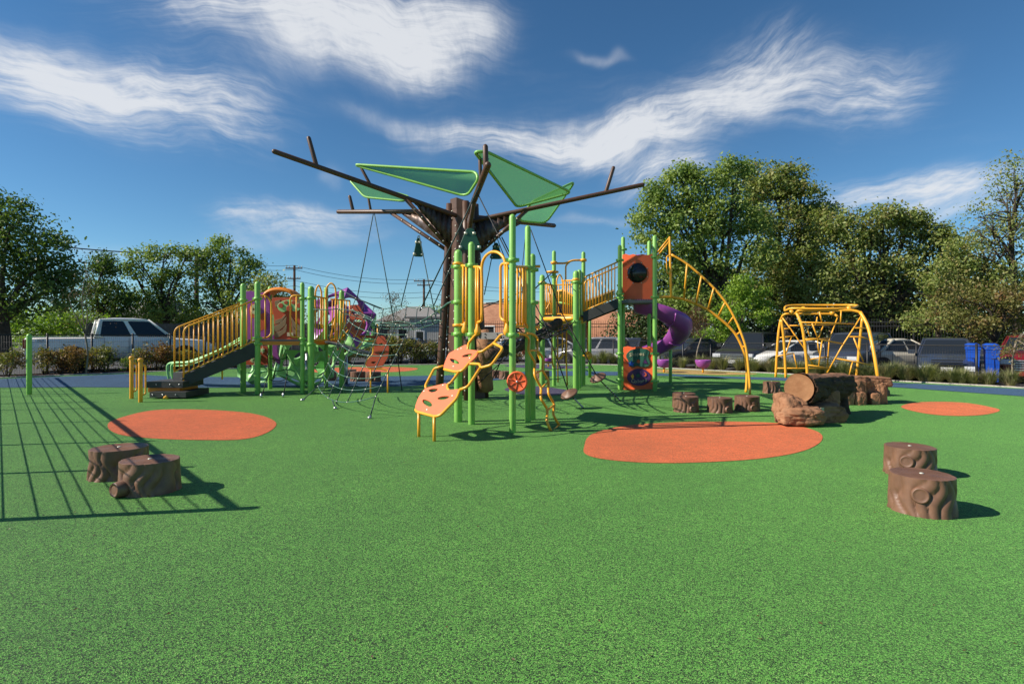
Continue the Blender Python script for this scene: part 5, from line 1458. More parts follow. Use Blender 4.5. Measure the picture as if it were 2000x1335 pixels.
for k, (u, v, Y, rx_, ry_, rz_, sq) in enumerate(((1692, 744, 11.2, .42, .30, .11, .9), (1664, 767, 11.0, .20, .26, .30, .75), (1696, 768, 11.1, .19, .25, .30, .85), (1716, 772, 11.0, .12, .16, .26, .75), (1662, 744, 11.1, .30, .28, .13, .7), (1640, 768, 10.9, .22, .25, .24, .6), (1676, 776, 10.8, .12, .12, .16, .7), (1706, 778, 10.85, .10, .10, .14, .7))):
    c = P(u, v, Y)
    if k not in (0, 4): c.z = max(.04, rz_ * .72)
    lumpy(MB(), c, rx_, ry_, rz_, 20 + k, .09, 1.7, sq=sq).build('rock', ROCK, rb_)

# ------------------------------------------------------------------ tree stump seats
def stump_mesh(seed, knot_a, knot_z, kr=.045, R0=.205, H0=.265, stick=1.0):
    n, m = 144, 14; b = MB(); g = random.Random(seed); ph = seed * 1.3
    for j in range(m + 1):
        t = j / m
        for k in range(n):
            a = 2 * math.pi * k / n
            w = a + .18 * math.sin(t * 5 + a * 2 + ph)
            da = min(abs((a - knot_a + math.pi) % (2 * math.pi) - math.pi), 9); kd = math.hypot(da * R0, (t - knot_z) * H0)
            swirl = math.exp(-(kd / .08) ** 2)
            gr = abs(math.sin(w * 6.5 + 1.2 * math.sin(w * 3 + ph) + .5 * math.sin(t * 9 + w * 4) + swirl * 1.6))
            rr = R0 * (1 + .035 * math.sin(2 * a + ph) + .18 * (gr ** .36 - .87) * (.4 + .6 * math.sin(math.pi * min(1, t + .12))) + .05 * (1 - t) ** 3)
            b.v.append(Vector((rr * math.cos(a), rr * math.sin(a), t * H0 - .004 + (.004 if j < m else 0))))
    for j in range(m):
        for k in range(n): a = j * n + k; c = j * n + (k + 1) % n; b.face((a, c, c + n, a + n), True)
    prev = len(b.v); nr_ = 17
    for k in range(n): b.v.append(b.v[m * n + k].copy())
    for q in range(1, nr_):
        s = 1 - q / nr_; base = len(b.v)
        for k in range(n):
            p = b.v[m * n + k]; b.v.append(Vector((p.x * s, p.y * s, H0 + (.0045 if q % 2 else -.003) - .004)))
        for k in range(n): b.face((prev + k, prev + (k + 1) % n, base + (k + 1) % n, base + k), True)
        prev = base
    b.face(tuple(prev + k for k in range(n)))
    body = b.mesh('body'); body.materials.append(STUMPM)
    kb = MB(); d = Vector((math.cos(knot_a), math.sin(knot_a), 0)); c = d * (R0 * .93) + Vector((0, 0, knot_z * H0))
    kb.lathe([(kr * 1.4, -.02), (kr * 1.25, .014 * stick), (kr * 1.12, .026 * stick), (kr * .98, .030 * stick), (kr * .90, .026 * stick), (kr * .45, .029 * stick)], 20, c, d + Vector((0, 0, .05)))
    knot = kb.mesh('knot'); knot.materials.append(STUMPM)
    pl = MB().lathe([(.016, -.002), (.016, .003), (.008, .006)], 10, (0, 0, H0)).mesh('bolt'); pl.materials.append(FERRULE)
    return body, knot, pl
SA, SB, SL = stump_mesh(2, R(-75), .56, .047), stump_mesh(5, R(-60), .25, .05, stick=1.5), stump_mesh(5, R(-60), .24, .052, stick=2.6)
def stump(pos, kind, rz, s, label, group='brown tree stump seats'):
    t = thing('stump_seat', pos, label, 'stump seat', group, rz); t.scale = (s[0], s[0], s[1])
    for me, nm in zip(kind, ('body', 'knot', 'bolt')): mkobj(nm, me, None, t)
stump(G(1800, 996), SA, R(-52), (1.0, 1.04), 'front one of the two brown stump seats at the right edge')
stump(G(1777, 925) , SA, R(-56), (1.0, 1.0), 'rear one of the two brown stump seats at the right edge')
stump(G(293, 957), SL, R(-58), (1.07, 1.0), 'front one of the two brown stump seats at the left, knot near its base')
stump(G(233, 929), SA, R(60), (1.09, 1.02), 'rear one of the two brown stump seats at the left')
stump(G(1340, 803), SB, R(-15), (.98, .98), 'front left stump seat of the row by the orange patch')
stump(G(1336, 795), SB, R(70), (.98, .98), 'stump seat mostly hidden behind the left one by the orange patch')
stump(G(1406, 804), SB, R(-10), (.98, .93), 'middle stump seat of the row by the orange patch')
stump(G(1459, 801), SB, R(-22), (.98, .95), 'right stump seat of the row by the orange patch')
for (u, v, s, lab) in ((643, 743, 1.0, 'stump seat behind the green posts of the stair tower'), (699, 744, 1.0, 'left stump seat behind the rope net'), (729, 745, 1.0, 'right stump seat behind the rope net'), (683, 738, .95, 'stump seat farthest back behind the rope net'), (967, 738, .85, 'left stump seat behind the steel tree'), (986, 740, .85, 'right stump seat behind the steel tree'), (1060, 741, .95, 'stump seat behind the wavy yellow ladder')):
    stump(G(u, v), SB, rnd.uniform(0, 1.2), (s, s * 1.05), lab)
stump(G(1507, 767), SB, R(10), (.9, .98), 'stump seat just left of the sandstone log'); stump(G(1718, 772), SB, R(30), (.8, 1.0), 'stump seat just right of the sandstone rocks')

# ------------------------------------------------------------------ purple spinning bowl seats
def bowl(u, v, label, s=1.0):
    g_ = G(u, v); t = thing('bowl_spinner', g_, label, 'spinner', 'purple bowl spinners'); t.scale = (s,) * 3
    MB().lathe([(.05, .16), (.14, .18), (.20, .24), (.245, .33), (.27, .43), (.262, .455), (.24, .45), (.21, .34), (.13, .25), (.02, .235)], 26).build('bowl', PURPLE, t, local=True)
    MB().tube([(0, 0, -.02), (.0, 0, .2)], .035, 10).build('stalk', YELLOW, t, local=True)
bowl(1373, 728, 'purple bowl spinner under the arched ladder'); bowl(1297, 727, 'purple bowl spinner behind the learning panel'); bowl(1071, 716, 'small purple bowl spinner behind the pipe climber', .8)

# ------------------------------------------------------------------ tall ball net beyond the left edge (its shadow lies on the rubber)
bn = thing('ball_net', (-7.2, 4.5, 0), 'tall net fence just outside the left edge casting a grid shadow', 'fence')
HN = 1.62; hs = math.cos(SUN_EL) / math.sin(SUN_EL)
sh = Vector((SHADOW_DIR.x, SHADOW_DIR.y, 0)) * hs
T0, T1 = G(458, 993), G(110, 738)
N0, N1 = T0 - sh * HN, T1 - sh * HN
MB().tube([N0 + Vector((0, 0, HN)), N1 + Vector((0, 0, HN))], .032, 8).build('top_rail', GREEN, bn)
for z in (1.45, 1.33, 1.19, 1.09, .93, .83, .67, .51, .35, .17):
    MB().tube([N0 + Vector((0, 0, z)), N1 + Vector((0, 0, z))], .006, 5).build('net_line', ROPEB, bn)
for k, v in enumerate((1000, 912, 861, 822, 797, 785, 772, 764, 757)):
    y = FPX * CAM_H / (v - HOR); t = max(0, min(1, (y - T0.y) / (T1.y - T0.y))); p = N0.lerp(N1, t)
    thick = k in (0, 5)
    bar('post', p - Vector((0, 0, .05)), p + Vector((0, 0, HN + .1)), .046 if thick else .03, GREEN, bn)

# ------------------------------------------------------------------ bits of leaf litter on the rubber
lt = MB()
for k in range(170):
    u, v = rnd.uniform(-100, 2100), 735 + 560 * rnd.random() ** 1.4
    p = G(u, v); p.z = .006 + rnd.random() * .008; s = rnd.uniform(.005, .013); a = rnd.uniform(0, 6.28)
    q = Matrix.Rotation(a, 3, 'Z') @ Matrix.Rotation(rnd.uniform(-.5, .5), 3, 'X')
    lt.quad(p + q @ Vector((-s, 0, 0)), p + q @ Vector((0, -s * .5, .002)), p + q @ Vector((s, 0, 0)), p + q @ Vector((0, s * .5, .002)))
tag(lt.build('leaf_litter', L_RUSSET), 'tiny dry leaf scraps scattered on the green rubber', 'leaves', None, 'stuff')

# ================================================================== PARKED VEHICLES
def loft(b, secs, smooth=True):
    n = len(secs[0]); base = len(b.v)
    for s in secs: b.v += [Vector(p) for p in s]
    for i in range(len(secs) - 1):
        for k in range(n - 1):
            a = base + i * n + k
            b.face((a, a + 1, a + n + 1, a + n), smooth)
        a = base + i * n
        b.face((a + n - 1, a, a + n, a + 2 * n - 1), False)      # underside
    b.face(tuple(base + k for k in reversed(range(n)))); b.face(tuple(base + (len(secs) - 1) * n + k for k in range(n)))
def make_car(name, label, paintm, L, Wd, Hh, kind, loc, rz, scale=1.0, group='vehicles parked beyond the fence', plate_txt=None):
    root = thing(name, loc, label, {'pickup': 'pickup', 'suv': 'car', 'sedan': 'car', 'hatch': 'car', 'van': 'car'}[kind], group, rz)
    root.scale = (scale,) * 3
    hw = Wd / 2
    gz = .20 if kind != 'pickup' else .36
    wr = .33 if kind in ('sedan', 'hatch') else (.37 if kind != 'pickup' else .41)
    fx, rx = L / 2, -L / 2
    belt = Hh * .60 if kind != 'pickup' else 1.22
    # (x, top z, width factor) along the lower body, rear to front
    if kind == 'pickup':
        st = [(rx, 1.12, .93), (rx + .06, 1.20, .97), (rx + .5, 1.21, .99), (-.55, 1.22, 1), (-.35, 1.22, 1), (1.0, 1.22, 1), (1.35, 1.20, 1), (1.7, 1.17, .99), (2.4, 1.12, .97), (2.75, 1.05, .93), (2.87, .9, .86), (fx, .75, .8)]
        cab = (-.95, -.80, .68, 1.52)
    elif kind == 'sedan':
        st = [(rx, .70, .78), (rx + .08, .86, .88), (rx + .5, .95, .95), (rx + 1.0, .96, .99), (-.6, .93, 1), (.4, .92, 1), (.9, .90, 1), (1.35, .83, .98), (1.85, .74, .93), (fx - .12, .64, .82), (fx, .52, .70)]
        cab = (rx + .75, rx + 1.55, .05, 1.05)
    elif kind == 'hatch':
        st = [(rx, .75, .82), (rx + .07, .95, .92), (rx + .5, 1.0, .97), (-.6, .97, 1), (.4, .95, 1), (.9, .93, 1), (1.35, .85, .97), (1.75, .74, .92), (fx - .1, .62, .80), (fx, .5, .68)]
        cab = (rx + .05, rx + .55, .05, 1.05)
    else:
        st = [(rx, .85, .88), (rx + .06, 1.02, .95), (rx + .5, 1.06, .99), (-.6, 1.06, 1), (.4, 1.05, 1), (.95, 1.04, 1), (1.3, 1.00, .98), (1.9, .94, .95), (fx - .15, .84, .88), (fx, .66, .78)]
        cab = (rx + .06, rx + .32, .2, 1.0)
    def top(x):
        for a, c in zip(st, st[1:]):
            if a[0] <= x <= c[0]: return a[1] + (c[1] - a[1]) * (x - a[0]) / (c[0] - a[0])
        return st[0][1]
    body = MB(); secs = []
    for (x, zt, wf) in st:
        w = hw * wf
        z0 = gz + (.08 if abs(x) > L / 2 - .1 else 0)
        h = [(.86 * w, z0), (.97 * w, z0 + .10), (w, z0 + .32), (.985 * w, zt - .16), (.95 * w, zt - .05), (.84 * w, zt), (.4 * w, zt + .018)]
        secs.append([(x, -y, z) for (y, z) in h] + [(x, y, z) for (y, z) in reversed(h)])
    loft(body, secs)
    bo = body.build('body', paintm, root, local=True)
    # greenhouse: glass volume, painted roof and pillars
    cr, rr, rf, cf = cab
    zb_r, zb_f = top(cr) - .03, top(cf) - .03
    rw = hw * .70 if kind != 'pickup' else hw * .76
    bw = hw * .93
    A = [Vector((cr, -bw, zb_r)), Vector((cf, -bw, zb_f)), Vector((cf, bw, zb_f)), Vector((cr, bw, zb_r))]
    zt = Hh - .06
    T = [Vector((rr, -rw, zt)), Vector((rf, -rw, zt)), Vector((rf, rw, zt)), Vector((rr, rw, zt))]
    ins = .985
    gl = MB(); gl.v += A + T
    for f in ((0, 1, 5, 4), (1, 2, 6, 5), (2, 3, 7, 6), (3, 0, 4, 7), (4, 5, 6, 7)): gl.face(f)
    gl.build('cabin', paintm, root, local=True)
    def pane(nm, q, t0, t1, b0, b1):
        # q: bottom-left, bottom-right, top-right, top-left; a pane inset in the face, a little proud
        lo = lambda t: q[0].lerp(q[1], t); hi = lambda t: q[3].lerp(q[2], t)
        pts = [lo(t0).lerp(hi(t0), b0), lo(t1).lerp(hi(t1), b0), lo(t1).lerp(hi(t1), b1), lo(t0).lerp(hi(t0), b1)]
        n = (pts[1] - pts[0]).cross(pts[3] - pts[0]).normalized(); c = sum(pts, Vector()) / 4
        if n.dot(c - Vector((0, 0, c.z))) < 0: n = -n
        MB().slab([p + n * .006 for p in fillet(pts, .05, 3, True)], .014).build(nm, GLASS, root, local=True)
    pane('windscreen', [A[1], A[2], T[2], T[1]], .05, .95, .05, .94)
    pane('rear_window', [A[3], A[0], T[0], T[3]], .10, .90, .10, .90)
    splits = {'pickup': ((.05, .45), (.53, .955)), 'suv': ((.07, .33), (.37, .66), (.70, .95)), 'van': ((.07, .33), (.37, .66), (.70, .95))}.get(kind, ((.06, .48), (.53, .95)))
    for (t0, t1) in splits:
        pane('side_window', [A[0], A[1], T[1], T[0]], t0, t1, .10, .90)
        pane('side_window', [A[3], A[2], T[2], T[3]], t0, t1, .10, .90)
    rf_b = MB()
    secs = []
    for t, dz, k in ((-.02, -.015, .90), (.04, .02, .99), (.3, .055, 1.0), (.7, .055, 1.0), (.96, .02, .99), (1.03, -.02, .92)):
        x = rr + (rf - rr) * t; w = (rw + .03) * k
        secs.append([(x, -w, zt - .035), (x, -w, zt + dz * .3), (x, -w * .8, zt + dz), (x, w * .8, zt + dz), (x, w, zt + dz * .3), (x, w, zt - .035)])
    loft(rf_b, secs)
    rf_b.build('roof', paintm, root, local=True)
    for s in (0, 1):
        ia, ib = (0, 1) if s == 0 else (3, 2)
        for (p, q, w) in ((A[ia], T[ia], .10 if kind != 'sedan' else .07), (A[ib], T[ib], .055)):
            MB().tube([p, q], w * .62, 6).build('pillar', paintm, root, local=True)
        for t in ():
            p, q = A[ia].lerp(A[ib], t), T[ia].lerp(T[ib], t)
            MB().tube([p, q], .042, 6).build('pillar', paintm if kind == 'pickup' else BLACK, root, local=True)
        sg = -1 if s == 0 else 1
        # door seams, handles, mirror, sill
        for t in (cr + .25 if kind == 'pickup' else -1.0, .05, cf - .05):
            MB().box((t, sg * (hw * 1.0), (gz + belt) / 2 + .12), (.008, .012, belt - gz - .28)).build('door_seam', BLACK, bo, local=True)
        for t in (-.72, .42):
            MB().box((t + (-.1 if kind != 'pickup' else .15), sg * (hw * .995), top(0) - .17), (.2, .035, .035)).build('door_handle', paintm if kind != 'pickup' else CHROME, bo, local=True)
        m = MB().box((cf - .22, sg * (hw + .1), zb_f + .13), (.13, .2, .15)).build('mirror', CHROME if kind == 'pickup' else paintm, root, local=True)
        MB().box((0, sg * hw * .97, gz + .05), (L * .5, .06, .09)).build('sill', BLACK, root, local=True)
    # wheels
    wx = (fx - (.95 if kind != 'pickup' else 1.05), rx + (.85 if kind != 'pickup' else 1.35))
    ty = MB().lathe([(wr * .62, -.10), (wr * .95, -.105), (wr, -.07), (wr, .07), (wr * .95, .105), (wr * .62, .10)], 22, axis=(0, 1, 0)).mesh('tyre'); ty.materials.append(TYRE)
    rb = MB().lathe([(wr * .63, -.03), (wr * .63, .03)], 18, axis=(0, 1, 0))
    for k in range(6):
        a = k * math.pi / 3
        rb.box((math.cos(a) * wr * .32, -.075, math.sin(a) * wr * .32), (wr * .55, .05, .07), mat=Matrix.Rotation(-a, 3, 'Y'))
        rb.box((math.cos(a) * wr * .32, .075, math.sin(a) * wr * .32), (wr * .55, .05, .07), mat=Matrix.Rotation(-a, 3, 'Y'))
    rm = rb.mesh('rim'); rm.materials.append(CHROME)
    for x in wx:
        for s in (-1, 1):
            MB().lathe([(wr * 1.17, -.006), (wr * 1.17, .006)], 22, (x, s * (hw - .0), wr + .02), (0, 1, 0)).build('wheel_arch', BLACK, root, local=True)
            w = mkobj('wheel', ty, None, root); w.location = (x, s * (hw - .07), wr)
            mkobj('rim', rm, None, w)
    # lights, grille, bumpers, plates
    zf = st[-2][1]
    for s in (-1, 1):
        MB().box((fx - .05, s * hw * .68, zf - .12), (.20, hw * .34, .15)).build('headlight', LAMP, root, local=True)
        MB().box((rx + .05, s * hw * .88, st[1][1] - .2), (.14, hw * .2, .30 if kind != 'sedan' else .16)).build('tail_light', TAIL, root, local=True)
    g = MB()
    for k in range(5): g.box((fx + .0, 0, gz + .26 + k * .075), (.07, hw * .95, .04))
    g.build('grille', CHROME if kind in ('pickup', 'suv') else BLACK, root, local=True)
    MB().box((fx - .02, 0, gz + .14), (.12, hw * 1.5, .13)).build('bumper', paintm if kind != 'pickup' else CHROME, root, local=True)
    MB().box((rx + .02, 0, gz + .2), (.14, hw * 1.6, .2)).build('bumper', paintm if kind != 'pickup' else CHROME, root, local=True)
    MB().box((fx + .05, 0, gz + .26), (.02, .32, .15)).build('number_plate', PLATEM, root, local=True)
    MB().box((rx - .06, 0, gz + .42), (.02, .32, .15)).build('number_plate', PLATEM, root, local=True)
    if kind == 'pickup':
        MB().box((rx + 1.15, 0, 1.225), (1.95, hw * 1.6, .03)).build('bed_shade_sheet', BLACK, root, local=True)  # no cover: black sheet paints the shade inside the open bed
        tr = MB().box((rx + 1.15, -hw * .93, 1.235), (2.1, .06, .04)).build('bed_rail', CHROME, root, local=True)
        text_local = bpy.data.curves.new('t', 'FONT')
        text_local.body = 'TRD'; text_local.size = .1; text_local.extrude = .002
        me = curve_mesh(text_local, 'badge'); bpy.data.curves.remove(text_local)
        me.transform(Matrix.Translation((rx + .35, -hw * 1.0 - .006, 1.07)) @ Matrix.Rotation(R(90), 4, 'X')); me.materials.clear()
        mkobj('badge', me, BLACK, bo)
    return root
def lot(u, Y):
    p = P(u, HOR, Y); p.z = LOTZ
    return p
PK = Vector((-15.25, 22.55, -.02))
make_car('pickup_truck', 'silver crew cab pickup truck parked side on beyond the left fence', C_SILVER, 5.85, 2.0, 1.94, 'pickup', PK, R(40), 1.03)
make_car('parked_car', 'white rounded sedan parked behind the shrubs left of the tree trunk', C_WHITE, 4.4, 1.75, 1.45, 'sedan', lot(868, 32), R(185))
make_car('parked_car', 'dark sedan half hidden behind the rope net', C_NAVY, 4.5, 1.78, 1.45, 'sedan', lot(790, 34), R(178))
make_car('parked_car', 'white van like car behind the central tower deck', C_WHITE, 4.7, 1.9, 1.75, 'van', lot(1003, 31), R(185))
make_car('parked_car', 'white hatchback between the net ladder posts', C_WHITE, 4.2, 1.75, 1.5, 'hatch', lot(1090, 31), R(10))
make_car('parked_car', 'grey hatchback parked left of the lower orange panel', C_GREY, 4.1, 1.75, 1.5, 'hatch', lot(1158, 29), R(150))
make_car('parked_car', 'black sedan showing its tail behind the orange panel', C_BLACK, 4.7, 1.82, 1.46, 'sedan', lot(1240, 29.5), R(55))
make_car('parked_car', 'black sedan behind the purple bowl seats', C_BLACK, 4.7, 1.82, 1.46, 'sedan', lot(1345, 28.5), R(205))
make_car('parked_car', 'black sport utility vehicle with bright grille facing the playground', C_BLACK, 4.8, 1.95, 1.75, 'suv', lot(1462, 26.5), R(232))
make_car('parked_car', 'silver coupe with alloy wheel behind the overhead climber', C_SILVER, 4.5, 1.8, 1.38, 'sedan', lot(1545, 25.0), R(188))
make_car('parked_car', 'dark blue sport utility vehicle right of the overhead climber', C_NAVY, 4.6, 1.9, 1.72, 'suv', lot(1668, 23.2), R(222))
make_car('parked_car', 'ivory sedan parked side on between two dark cars', C_CREAM, 4.5, 1.8, 1.46, 'sedan', lot(1752, 23.6), R(8))
make_car('parked_car', 'navy wagon facing the camera left of the blue bins', C_NAVY, 4.6, 1.76, 1.5, 'hatch', lot(1846, 20.6), R(234))
make_car('parked_car', 'red car at the right edge beside the blue bins', C_RED, 4.6, 1.85, 1.6, 'suv', lot(2016, 20.0), R(228))
# wheeled recycling bins
def wheelie(loc, rz, label):
    root = thing('recycling_bin', loc, label, 'bin', 'blue recycling bins', rz)
    b = MB(); secs = []
    for z, wx, wy in ((.06, .22, .24), (.5, .25, .29), (.92, .28, .34), (.93, .31, .37), (.98, .31, .37)):
        secs.append([(-wx, -wy, z), (wx, -wy, z), (wx, wy, z), (-wx, wy, z)])
    base = len(b.v)
    for s in secs: b.v += [Vector(p) for p in s]
    for i in range(4):
        for k in range(4):
            a = base + i * 4 + k; c = base + i * 4 + (k + 1) % 4
            b.face((a, c, c + 4, a + 4))
    b.face((3, 2, 1, 0)); b.face((16, 17, 18, 19))
    b.build('body', BIN, root, local=True)
    lid = MB()
    loft(lid, [[(x, -.38, .985), (x, -.34, 1.05 + dz), (x, .2, 1.1 + dz), (x, .40, 1.06), (x, .40, .985)] for x, dz in ((-.32, -.03), (-.2, 0), (.2, 0), (.32, -.03))])
    lo = lid.build('lid', BIN, root, local=True)
    MB().tube([(-.22, .44, 1.0), (.22, .44, 1.0)], .018, 6).build('handle', BIN, lo, local=True)
    MB().box((0, -.345, .72), (.2, .02, .06)).box((0, -.335, .45), (.03, .02, .45)).build('rib', BIN, root, local=True)
    for s in (-1, 1):
        MB().lathe([(.12, -.03), (.12, .03)], 14, (s * .27, .26, .12), (1, 0, 0)).build('wheel', TYRE, root, local=True)
wheelie(lot(1900, 18.9) , R(-32), 'left of the two blue wheeled recycling bins')
wheelie(lot(1937, 18.6) , R(-26), 'right of the two blue wheeled recycling bins')
for n_ in ('recycling_bin', 'recycling_bin.001'): bpy.data.objects[n_].scale = (.60, .62, 1.2)

# ================================================================== TREES AND PLANTS
def leaf_mesh(name, cen, rad, per, spread, size, seed, asp=.62, droop=.0):
    """cen: clump centres (n,3); many leaf-sized faces round every clump"""
    g = np.random.default_rng(seed)
    n = len(cen)
    c = np.repeat(cen, per, axis=0)
    m = len(c)
    off = g.normal(0, 1, (m, 3)) * spread * np.array([1, 1, .72])
    c = c + off
    nrm = off / (np.linalg.norm(off, axis=1, keepdims=True) + 1e-6) * .7 + g.normal(0, .6, (m, 3)) + np.array([0, 0, .45])
    nrm /= np.linalg.norm(nrm, axis=1, keepdims=True)
    a = np.cross(nrm, g.normal(0, 1, (m, 3))); a /= np.linalg.norm(a, axis=1, keepdims=True)
    a[:, 2] -= droop; a /= np.linalg.norm(a, axis=1, keepdims=True)
    b = np.cross(nrm, a); b /= (np.linalg.norm(b, axis=1, keepdims=True) + 1e-9)
    s = size * g.uniform(.55, 1.25, (m, 1))
    v = np.empty((m, 4, 3))
    v[:, 0] = c - a * s * .5
    v[:, 1] = c + b * s * asp * .5 + nrm * s * .08
    v[:, 2] = c + a * s * .5
    v[:, 3] = c - b * s * asp * .5 + nrm * s * .08
    me = bpy.data.meshes.new(name)
    me.vertices.add(m * 4); me.loops.add(m * 4); me.polygons.add(m)
    me.vertices.foreach_set('co', v.reshape(-1))
    me.loops.foreach_set('vertex_index', np.arange(m * 4, dtype=np.int32))
    me.polygons.foreach_set('loop_start', np.arange(0, m * 4, 4, dtype=np.int32))
    me.polygons.foreach_set('loop_total', np.full(m, 4, dtype=np.int32))
    me.update(); me.validate()
    return me
def clumps(lobes, dens, seed, shell=.45):
    """points in ellipsoids (cx,cy,cz,rx,ry,rz), denser towards the outside"""
    g = np.random.default_rng(seed); out = []
    for (cx, cy, cz, rx, ry, rz) in lobes:
        n = max(4, int(dens * (rx * ry * rz) ** (2 / 3)))
        d = g.normal(0, 1, (n, 3)); d /= np.linalg.norm(d, axis=1, keepdims=True)
        r = shell + (1 - shell) * g.random((n, 1)) ** .6
        r *= g.uniform(.86, 1.12, (n, 1))
        out.append(np.array([cx, cy, cz]) + d * r * np.array([rx, ry, rz]))
    return np.concatenate(out)
def tree(name, label, cat, u, Y, lobes_px, mat, dens=7, per=26, leaf=.26, spread=.36, trunk_r=.2, bark=None, group=None, depth=.9, zb=LOTZ, seed=1, shell=.45, twigs=0, droop=0, sat=5):
    base = P(u, HOR, Y); base.z = zb
    root = thing(name, base, label, cat, group)
    g = random.Random(seed)
    L = []
    for (lu, lv, ru, rv) in lobes_px:
        dy = g.uniform(-.35, .35) * ru * Y / FPX
        c = P(lu, lv, Y) ; c.y += dy
        L.append((c.x - base.x, c.y - base.y, c.z - base.z, ru * Y / FPX, ru * Y / FPX * depth, rv * Y / FPX))
    for (cx, cy, cz, ax_, ay_, az_) in list(L):
        for k in range(sat):
            d = Vector((g.gauss(0, 1), g.gauss(0, 1), g.gauss(.25, .8))).normalized(); q = g.uniform(.25, .5)
            L.append((cx + d.x * ax_ * .95, cy + d.y * ay_ * .95, cz + d.z * az_ * .95, ax_ * q, ay_ * q, az_ * q))
    main = L[:len(lobes_px)]
    tops = sorted(main, key=lambda q: q[2])
    fork = Vector((g.uniform(-.2, .2), 0, max(1.2, tops[0][2] * .75)))
    tb = MB()
    tb.tube(smooth_path([(0, 0, -.2), (g.uniform(-.1, .1), 0, fork.z * .5), fork], 3), [trunk_r * 1.25, trunk_r * 1.12, trunk_r * 1.05, trunk_r, trunk_r * .95, trunk_r * .92, trunk_r * .9], 8)
    tb.build('trunk', bark or BARK, root, local=True)
    lb = MB()
    for q in main:
        e = Vector(q[:3]); mid = fork.lerp(e, .5) + Vector((g.uniform(-.4, .4), g.uniform(-.4, .4), g.uniform(0, .5)))
        pth = smooth_path([fork, mid, e], 3); m = len(pth)
        lb.tube(pth, [trunk_r * (.62 - .5 * k / (m - 1)) for k in range(m)], 6)
        for t in range(3 + twigs):
            a = Vector((g.gauss(0, 1), g.gauss(0, 1), g.gauss(.3, .8))).normalized()
            tip = e + Vector((a.x * q[3], a.y * q[4], a.z * q[5])) * g.uniform(.7, 1.0)
            s = fork.lerp(e, g.uniform(.6, 1))
            k2 = s.lerp(tip, .5) + Vector((g.uniform(-.2, .2), g.uniform(-.2, .2), .15)) * q[3] * .4
            lb.tube([s, k2, tip], [trunk_r * .22, trunk_r * .13, trunk_r * .05], 5)
            for w in range(twigs):
                s2 = s.lerp(tip, g.uniform(.3, .95)); a2 = Vector((g.gauss(0, 1), g.gauss(0, 1), g.gauss(.4, .7))).normalized()
                lb.tube([s2, s2 + a2 * q[3] * g.uniform(.15, .4)], [trunk_r * .07, trunk_r * .025], 4)
    lb.build('limbs', bark or BARK, root, local=True)
    me = leaf_mesh('crown', clumps(L, dens, seed, shell), None, int(per * 1.7), spread * .95, leaf * .58, seed + 5, droop=droop)
    mkobj('crown', me, mat, root)
    return root
TG = None
tree('broadleaf_tree', 'big dark green maple like tree cut by the left edge', 'tree', 10, 30, [(25, 470, 75, 60), (95, 505, 48, 55), (10, 415, 45, 34), (60, 560, 80, 55), (-70, 470, 95, 90), (120, 560, 30, 40), (0, 600, 90, 40)], L_DARK, 11, 26, .34, .34, .3, seed=3)
tree('broadleaf_tree', 'smaller dark tree just right of the big left tree', 'tree', 200, 40, [(195, 545, 34, 32), (215, 575, 36, 30), (185, 590, 42, 32), (230, 600, 22, 22), (205, 520, 16, 16)], L_DARK, 10, 24, .36, .36, .22, seed=11)
tree('broadleaf_tree', 'feathery layered tree left of the wooden utility pole', 'tree', 320, 42, [(275, 505, 32, 12), (320, 494, 34, 12), (362, 498, 32, 11), (262, 530, 22, 16), (300, 540, 34, 18), (345, 530, 34, 18), (285, 575, 34, 28), (330, 575, 40, 30), (350, 605, 50, 30), (300, 612, 40, 22)], L_MID, 11, 22, .36, .30, .22, seed=21, sat=3)
tree('broadleaf_tree', 'feathery tall tree right of the wooden utility pole', 'tree', 440, 43, [(430, 478, 18, 14), (418, 505, 26, 13), (452, 500, 24, 14), (478, 520, 26, 16), (405, 535, 24, 18), (440, 545, 36, 24), (490, 545, 32, 22), (460, 585, 50, 32), (400, 590, 34, 34), (505, 575, 30, 22)], L_MID, 11, 22, .36, .30, .22, seed=31, sat=3)
tree('broadleaf_tree', 'round olive tree behind the stair tower posts', 'tree', 530, 40, [(535, 565, 34, 26), (515, 590, 34, 26), (550, 598, 26, 22), (500, 615, 40, 22)], L_OLIVE, 11, 22, .34, .34, .18, seed=33)
tree('broadleaf_tree', 'tall broad tree with hanging leaf clusters right of the slide tower', 'tree', 1400, 33, [(1310, 400, 42, 44), (1375, 362, 46, 38), (1430, 352, 32, 34), (1272, 440, 34, 32), (1345, 440, 58, 48), (1420, 420, 60, 55), (1300, 490, 46, 36), (1380, 510, 60, 46), (1330, 555, 50, 40), (1460, 470, 50, 60), (1285, 385, 20, 22), (1330, 345, 22, 18), (1400, 580, 60, 40), (1350, 600, 50, 30)], L_MID, 13, 28, .36, .32, .30, seed=41, droop=.25)
tree('broadleaf_tree', 'dense rounded olive tree in the middle of the right tree line', 'tree', 1540, 37, [(1520, 360, 44, 34), (1565, 385, 40, 42), (1500, 410, 50, 48), (1575, 440, 42, 50), (1530, 480, 60, 55), (1560, 530, 70, 45), (1480, 540, 50, 50), (1550, 345, 26, 18), (1470, 360, 40, 36), (1600, 480, 40, 50), (1520, 585, 70, 36), (1610, 420, 24, 30)], L_OLIVE, 14, 28, .36, .32, .30, seed=51)
